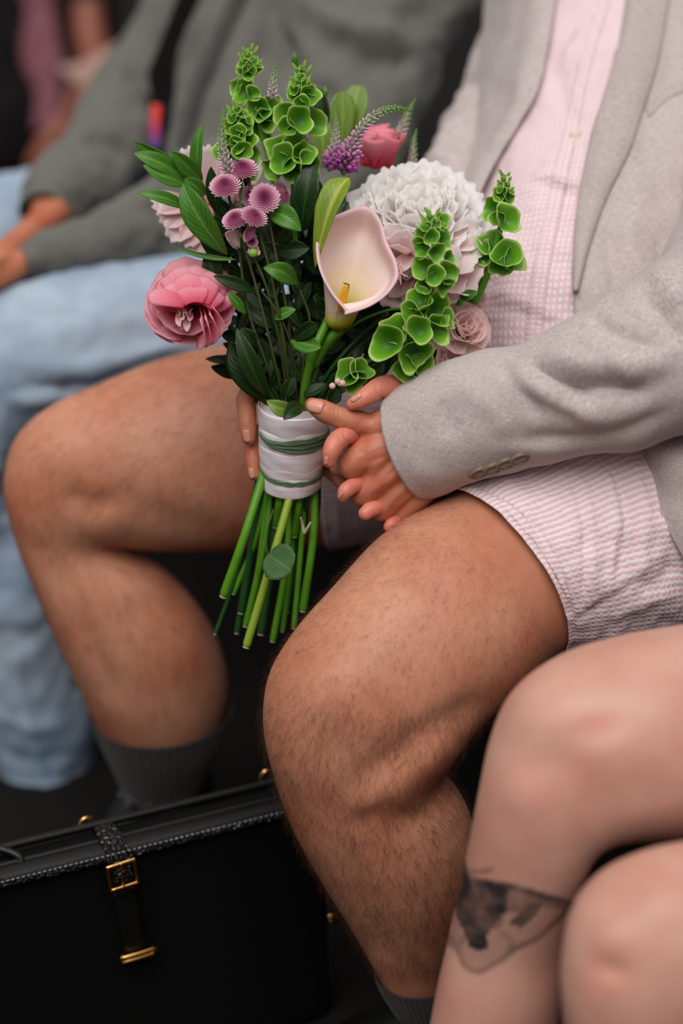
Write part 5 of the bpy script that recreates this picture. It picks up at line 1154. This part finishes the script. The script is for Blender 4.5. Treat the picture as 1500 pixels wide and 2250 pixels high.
for (bx, by, bd_), (tx, ty, td), wd in (((430, 672, 2.150), (368, 585, 2.170), 105), ((430, 668, 2.148), (410, 562, 2.172), 115), ((436, 668, 2.148), (452, 572, 2.170), 105), ((446, 672, 2.148), (484, 606, 2.166), 95), ((420, 672, 2.140), (340, 618, 2.160), 85),
                                        ((418, 668, 2.132), (362, 604, 2.152), 90), ((424, 664, 2.130), (392, 582, 2.154), 95), ((434, 664, 2.128), (430, 580, 2.154), 95), ((444, 668, 2.130), (466, 594, 2.150), 90), ((452, 676, 2.132), (488, 632, 2.148), 80),
                                        ((414, 664, 2.122), (372, 622, 2.138), 80), ((424, 662, 2.118), (404, 600, 2.140), 85), ((436, 664, 2.116), (440, 604, 2.138), 85), ((446, 670, 2.118), (464, 626, 2.134), 75), ((408, 664, 2.116), (328, 640, 2.124), 46), ((426, 664, 2.112), (420, 624, 2.128), 70)):
    b, t = P(bx, by, bd_), P(tx, ty, td); V, F, UV = petal(b, t-b, cv(rng.normal(0, .12), .6, 1), np.linalg.norm(t-b)*1.05, wd*PX, -.22, -.10, .05, nu=13, nv=11, narrow=.55, top=2.2); build('petal', Part().add(V, F, UV), M['ranunculus'], ran, solid=.00035)
for tx, ty, wd in ((475, 745, 34), (490, 735, 30), (500, 720, 30), (462, 752, 30)):   # edge-on inner petals at the right
    b, t = P(438, 668, 2.155), P(tx, ty, 2.125); V, F, UV = petal(b, t-b, cv(-1, -.2, .4), np.linalg.norm(t-b), 85*PX, .3, .08, .04, narrow=.4); build('petal', Part().add(V, F, UV), M['ranunculus'], ran, solid=.00035)
v, f, u = ellipsoid(P(408, 678, 2.148), [RIGHT*22*PX, UP*18*PX, FWD*10*PX], 14, 8); build('flower_centre', Part().add(v, f, u), M['leaf_dark'], ran, label='dark centre')
for k, (tx, ty) in enumerate(((398, 720), (412, 722), (388, 712), (404, 706), (420, 700), (396, 698), (410, 692), (424, 688), (388, 690), (402, 684))):
    b = P(404 + (tx-404)*.3, 680, 2.142); t = P(tx, ty, 2.128 - .004*(k % 3)); V, F, UV = petal(b, t-b, cv((tx-404)*.03, -.3, 1), np.linalg.norm(t-b), 17*PX, .9, -.15, .03, nu=7, nv=7, narrow=.5); build('carpel', Part().add(V, F, UV), M['carpel'], ran, solid=.0006)
for tx, ty in ((412, 664), (420, 668), (428, 680)):
    b = P(410, 680, 2.142); t = P(tx, ty, 2.125); V, F, UV = petal(b, t-b, cv(-.5, -.5, 1), np.linalg.norm(t-b), 12*PX, .6, .5, .0, nu=5, nv=7, narrow=.5); build('stamen', Part().add(V, F, UV), M['ranunculus'], ran, solid=.0005)

# ---- spray roses tucked in at the right
for (x, y, d), ax, R0, lab in (((1018, 722, 2.20), cv(.35, .2, 1), 62, 'peach-pink spray rose at the right edge'), ((992, 806, 2.205), cv(.25, .6, 1), 66, 'peach spray rose tucked above the sleeve'), ((1040, 650, 2.235), cv(.6, .2, 1), 34, 'small pink rose bud at the far right')):
    fl_r = flower('spray_rose', lab)
    bloom(fl_r, M['rose'], P(x, y, d) - nrm(ax)*R0*PX*.4, ax, R0*PX, [(3, 10, .8, .8, 1.0, .1, .02), (4, 28, .9, .95, .8, .12, .03), (5, 50, 1.0, 1.05, .6, .14, .04), (6, 74, 1.02, 1.1, .4, .08, .05), (5, 96, 1.0, 1.1, .3, -.05, .05)], nu=11, nv=10, narrow=.5, top=2.0)

# ---- bells of Ireland
def bell(x, y, d, R, face, parent, seed=None, depth=.9):
    ax = nrm(cv(*face)); a1 = nrm(np.cross(ax, UP + .1*RIGHT)); a2 = np.cross(ax, a1); r = R*PX; s = rng.uniform(0, 6); c = P(x, y, d)
    nv_, n2 = 12, 32; v, p_ = np.meshgrid(np.linspace(0, 1, nv_), np.linspace(0, 2*math.pi, n2, endpoint=False), indexing='ij')
    lob = 1 + .045*np.cos(5*p_+s)*v**2 + .13*np.cos(2*p_+s*2)*v + .06*np.cos(3*p_+s*5)*v + .07*(np.abs(np.cos(2.5*p_+s*3))**3 - .4)*v**3; rad = r*(.16 + .84*v**.75)*lob
    h = r*depth*(v**1.5 - .85) + r*.26*(v**3)*np.sin(2*p_+s) + r*.16*(v**3)*np.sin(3*p_+s*2) + r*.07*v**4*np.sin(7*p_+s*3) - r*.05*np.clip(v-.85, 0, 1)/.15
    V = c + (np.cos(p_)*rad)[..., None]*a1 + (np.sin(p_)*rad)[..., None]*a2 + h[..., None]*ax
    p = Part().add(V.reshape(-1, 3), grid_faces(nv_, n2, True), np.stack([p_.ravel()/6.283, v.ravel()], -1))
    p.F.append(np.arange(n2)[::-1][None])
    o = build('calyx', p, M['bell'], parent, solid=.0004)
def bells(label, stem, tipbuds, bl):
    f_ = flower('bells_of_ireland', label)
    stalk(stem, M['stem'], f_, n=30)
    for x, y, R, fx, fy, d in bl: bell(x, y, d, R, (fx, fy, 1.0), f_)
    (tx, ty, td), n, sp, up_ = tipbuds
    for k in range(n):                                                  # young calyces and bristles at the tip
        t = k/n; a = k*2.4; x = tx + math.cos(a)*sp*(1-t*.7); y = ty - up_*t; dd = td - math.sin(a)*sp*(1-t*.7)*PX
        if k % 3 < 2:
            bell(x, y, dd, sp*.72*(1-.55*t), (math.cos(a)*.9, .7, .6 + max(0, math.sin(a))), f_)
        b = (x, y, dd); L_ = sp*rng.uniform(.7, 1.2); leaf(b, (x + math.cos(a)*L_*.6, y - L_*.8, dd - .002), 7, M['bud_green'], .001, parent=f_, name='bract')
    return f_
bells('tall bells of Ireland stalk in the middle of the bouquet', [(650, 560, 2.17, 6), (645, 400, 2.155, 6), (655, 260, 2.15, 5), (660, 150, 2.15, 3)], ((662, 200, 2.145), 11, 22, 55),
      [(648, 208, 20, -.5, .1, 2.140), (682, 208, 24, .5, .1, 2.135), (664, 228, 19, 0, -.2, 2.128), (628, 255, 30, -.5, .1, 2.138), (660, 262, 29, .25, .0, 2.120), (692, 268, 32, .9, .1, 2.142), (630, 278, 20, -.1, -.3, 2.125), (608, 325, 30, -.8, .2, 2.15), (640, 320, 32, -.1, .5, 2.140), (668, 335, 28, .5, .2, 2.128), (678, 362, 30, .8, -.3, 2.135), (620, 350, 32, -.3, .1, 2.125), (600, 372, 28, -.9, -.3, 2.142), (644, 372, 26, .2, -.6, 2.135)])
bells('bells of Ireland stalk with buttons in front of it, left of the middle', [(560, 560, 2.175, 5), (528, 400, 2.16, 5), (524, 250, 2.155, 3)], ((524, 262, 2.15), 10, 20, 36),
      [(508, 275, 20, -.5, .3, 2.15), (540, 278, 22, .5, .3, 2.145), (524, 292, 20, 0, 0, 2.138), (505, 310, 24, -.7, 0, 2.150), (545, 305, 22, .6, .1, 2.146), (520, 318, 18, 0, -.2, 2.138), (532, 332, 22, .3, -.1, 2.135), (508, 345, 24, -.4, -.3, 2.145), (552, 340, 24, .9, 0, 2.152), (486, 330, 24, -.9, 0, 2.165), (550, 372, 20, .5, -.4, 2.15)])
bells('bells of Ireland stalk standing tallest at the back', [(600, 400, 2.23, 5), (572, 280, 2.22, 5), (550, 190, 2.215, 4), (548, 115, 2.21, 2)], ((547, 142, 2.212), 11, 19, 34),
      [(534, 150, 18, -.6, .2, 2.21), (560, 148, 18, .6, .2, 2.21), (547, 158, 18, 0, 0, 2.205), (533, 200, 28, -.6, .1, 2.21), (556, 205, 18, .5, -.1, 2.20), (520, 190, 20, -.8, .2, 2.22), (590, 240, 30, .6, .2, 2.215), (568, 240, 28, -.2, .0, 2.205), (585, 262, 26, .3, -.5, 2.21), (572, 285, 28, -.1, -.7, 2.225), (605, 230, 22, .9, .4, 2.23)])
bells('bright bells of Ireland stalk hanging in front of the white peony', [(880, 800, 2.165, 11), (918, 720, 2.140, 11), (945, 640, 2.125, 9), (953, 540, 2.12, 6), (948, 475, 2.12, 3)], ((948, 500, 2.115), 10, 20, 34),
      [(928, 515, 20, -.7, .2, 2.112), (972, 482, 18, .5, .4, 2.115), (948, 520, 17, 0, -.1, 2.10), (978, 525, 20, .8, .3, 2.115), (924, 545, 22, -.7, -.3, 2.11), (960, 555, 20, .4, -.2, 2.10), (988, 565, 16, .9, 0, 2.115), (929, 590, 28, -.8, .0, 2.108), (956, 604, 22, .1, -.1, 2.092), (985, 600, 26, .8, -.2, 2.11), (930, 630, 18, -.6, -.4, 2.115), (978, 630, 20, .6, -.5, 2.112),
       (920, 658, 30, -.5, .5, 2.118), (965, 680, 36, .7, .1, 2.125), (902, 695, 30, -.7, .0, 2.115), (922, 724, 29, .1, .0, 2.095), (962, 722, 32, .8, -.1, 2.12), (868, 722, 32, -.5, .2, 2.115), (848, 752, 38, -.4, -.1, 2.105), (985, 700, 22, .9, .2, 2.13), (912, 780, 36, .2, -.5, 2.115), (892, 815, 30, -.3, -.5, 2.125), (925, 800, 28, .6, -.4, 2.13), (760, 820, 30, -.5, .3, 2.135), (795, 812, 26, .3, .4, 2.135), (780, 838, 26, .2, -.5, 2.138)])
bells('bells of Ireland stalk leaning on the pink shirt at the right', [(1045, 660, 2.205, 10), (1070, 600, 2.195, 9), (1095, 520, 2.18, 7), (1108, 440, 2.175, 4), (1110, 385, 2.175, 2)], ((1108, 420, 2.17), 10, 14, 40),
      [(1098, 425, 18, -.4, .3, 2.165), (1118, 435, 14, .8, 0, 2.17), (1078, 458, 26, -.9, .1, 2.175), (1114, 478, 32, .5, .15, 2.155), (1092, 480, 18, -.4, -.2, 2.165), (1078, 530, 34, -.7, .6, 2.18), (1060, 555, 28, -.9, .2, 2.185), (1112, 558, 34, .1, .3, 2.155), (1130, 568, 30, .9, -.2, 2.17), (1100, 585, 26, .0, -.8, 2.17)])
for x, y in ((752, 842), (730, 848), (742, 838)):
    v, f, u = ellipsoid(P(x, y, 2.12), np.eye(3)*7*PX, 10, 8); build('bud', Part().add(v, f, u), M['carpel'], bq, label='tiny white bud')

# ---- pink button chrysanthemums
def button(x, y, d, rx, ax, label='pink button chrysanthemum'):
    f_ = flower('button_chrysanthemum', label); ax = nrm(cv(*ax)); a1 = nrm(np.cross(ax, UP+.05*RIGHT)); a2 = np.cross(ax, a1); R = rx*PX; c = P(x, y, d); p = Part(); n = 170
    for k in range(n):
        t = math.sqrt((k+.5)/n); a = k*2.39996; rad = math.cos(a)*a1 + math.sin(a)*a2
        b = c + rad*R*t*.86 + ax*R*.42*(1 - t**2.2); dr = nrm(ax*(1.1-t*.95) + rad*(.25 + t*.95)); sd = np.cross(dr, ax*.7 + rad*.2); sd = nrm(sd)
        L_ = R*(.20 + .16*t); W_ = R*(.045 + .05*t); q = np.cross(sd, dr); q = q if q @ ax > 0 else -q
        V = np.array([b - sd*W_*.6, b + sd*W_*.6, b + dr*L_*.6 - sd*W_, b + dr*L_*.6 + sd*W_, b + dr*L_ + q*W_*.9 - sd*W_*.55, b + dr*L_ + q*W_*.9 + sd*W_*.55])
        p.add(V, np.array([[0, 1, 3, 2], [2, 3, 5, 4]]), np.array([[0, t], [0, t], [.6, t], [.6, t], [1, t], [1, t]]))
    o = build('florets', p, M['mum'], f_, smooth=False, label='many tiny pink florets'); o['kind'] = 'stuff'
    t, a = np.meshgrid(np.linspace(0, 1, 8), np.linspace(0, 2*math.pi, 24, endpoint=False), indexing='ij')
    V = c + (np.cos(a)*R*t*.88)[..., None]*a1 + (np.sin(a)*R*t*.88)[..., None]*a2 + (R*.40*(1-t**2.2)*.72)[..., None]*ax
    build('flower_head', Part().add(V.reshape(-1, 3), grid_faces(8, 24, True), np.stack([a.ravel()*0, t.ravel()], -1)), M['mum'], f_)
    v, f, u = ellipsoid(c - ax*R*.12, [a1*R*.55, a2*R*.55, ax*R*.28], 14, 8); build('sepal_cup', Part().add(v, f, u), M['stem_dark'], f_, uv=False)
for a in ((533, 373, 2.135, 29, (.05, .85, 1)), (495, 411, 2.125, 30, (-.1, .75, 1)), (581, 437, 2.118, 29, (.0, .15, 1)), (617, 425, 2.135, 25, (.9, .5, .55)), (551, 430, 2.145, 22, (-.3, .3, 1)), (518, 484, 2.120, 26, (-.3, .7, .9)), (557, 478, 2.112, 26, (.4, .7, .9)), (550, 514, 2.12, 18, (-.8, .4, .6)), (553, 532, 2.125, 12, (.3, .3, 1))): button(*a)
bd = flower('chrysanthemum_bud', 'small opening green-centred bud'); v, f, u = ellipsoid(P(556, 556, 2.12), [RIGHT*10*PX, UP*10*PX, FWD*8*PX], 12, 8); build('flower_head', Part().add(v, f, u), M['bud_green'], bd, uv=False)
bloom(bd, M['carpel'], P(556, 558, 2.132), nrm(cv(.1, .3, 1)), 20*PX, [(9, 48, 1.0, .55, .5, .1, .02)], nu=5, nv=6)
v, f, u = ellipsoid(P(528, 518, 2.13), np.eye(3)*6*PX, 10, 8); build('bud', Part().add(v, f, u), M['bud_green'], bq, uv=False)
b, t = P(515, 560, 2.15), P(496, 515, 2.14)
cb2 = flower('calla_lily', 'small half-hidden cream calla below the buttons')
V, F, UV = petal(P(512, 545, 2.15), P(492, 512, 2.14) - P(512, 545, 2.15), cv(.4, .3, 1), 46*PX, 34*PX, 1.2, .2, .05); build('spathe', Part().add(V, F, UV), M['rose'], cb2, solid=.0005)

# ---- speedwell spikes
def spike(label, K, dens, seed, tmax=1.0):
    "K rows px,py,d,radius from tip to base"
    f_ = flower('speedwell', label); S = spline([(a, b, c*1000, r) for a, b, c, r in K], 60); C = P(S[:, 0], S[:, 1], S[:, 2]/1000); R = S[:, 3]*PX; T, N, B = frames(C); p = Part(); rr = np.random.default_rng(seed)
    v, f, u = tube(C, R*.45, 8); u = np.stack([np.full(len(v), .15), np.repeat(np.linspace(0, 1, len(v)//8), 8)], -1); p.add(v, f, u)
    s = 0.0; k = 0; L_ = np.concatenate([[0], np.cumsum(np.linalg.norm(np.diff(C, axis=0), axis=1))]); n = int(L_[-1]/(dens*PX))
    for k in range(n):
        t = (k+.5)/n; i = min(int(t*59), 59); a = k*2.39996; rad = math.cos(a)*N[i] + math.sin(a)*B[i]; r = R[i]; t *= tmax
        dr = nrm(rad*.8 - T[i]*1.0*(1-.5*t)); sz = r*(.42 + .34*t)*(1 if t < .72 else 1.35)
        v, f, u = ellipsoid(C[i] + rad*r*.55 + dr*sz*.55, [nrm(np.cross(dr, rad+T[i]*.3))*sz*.30, nrm(np.cross(dr, np.cross(dr, rad+T[i]*.3)))*sz*.30, dr*sz*.8], 5, 5)
        u = np.stack([1 - u[:, 1], np.full(len(u), t)], -1); p.add(v, f, u)
        if t > .78 and k % 2 == 0:
            for q in range(3):
                v, f, u = ellipsoid(C[i] + rad*r*1.35 + dr*r*.25 + rr.normal(0, .18, 3)*r, [RIGHT*r*.26, UP*r*.26, FWD*r*.18], 5, 4); p.add(v, f, np.stack([np.ones(len(u)), np.full(len(u), min(1, t+.1))], -1))
    o = build('florets', p, M['spike'], f_); o['kind'] = 'stuff'
spike('upright white speedwell spike in front of the bells', [(492, 232, 2.13, 3), (489, 270, 2.128, 7), (488, 320, 2.128, 11), (498, 365, 2.130, 14), (508, 398, 2.135, 13)], 1.5, 1, .68)
spike('speedwell spike between the two tallest green stalks', [(606, 133, 2.20, 3), (602, 160, 2.20, 7), (599, 190, 2.20, 10), (597, 216, 2.20, 11)], 1.7, 2, .6)
spike('curved speedwell spike arching over the coral flower', [(902, 243, 2.20, 4), (875, 238, 2.195, 8), (840, 245, 2.19, 10), (805, 270, 2.19, 12), (778, 310, 2.195, 14), (764, 345, 2.20, 17), (755, 378, 2.205, 17)], 1.4, 3)
spike('slim pink speedwell spike left of the coral flower', [(732, 222, 2.235, 3), (738, 265, 2.23, 6), (737, 305, 2.228, 9), (730, 345, 2.225, 13), (724, 372, 2.225, 13)], 1.6, 4)
spike('blurred speedwell spike behind the arching one', [(913, 216, 2.29, 3), (900, 240, 2.29, 8), (888, 270, 2.29, 11), (877, 300, 2.29, 13)], 1.8, 5, .55)
spike('blurred speedwell spike beside the white peony', [(915, 284, 2.29, 3), (909, 310, 2.29, 8), (907, 340, 2.29, 10), (905, 368, 2.29, 11)], 1.8, 6, .5)
spike('magenta speedwell spike among the buttons', [(528, 420, 2.145, 6), (530, 440, 2.145, 9), (524, 465, 2.148, 11), (520, 478, 2.15, 11)], 1.6, 7)
spike('magenta speedwell tip beside the dark leaf', [(668, 300, 2.17, 5), (676, 315, 2.17, 8), (682, 335, 2.17, 8)], 1.8, 8)
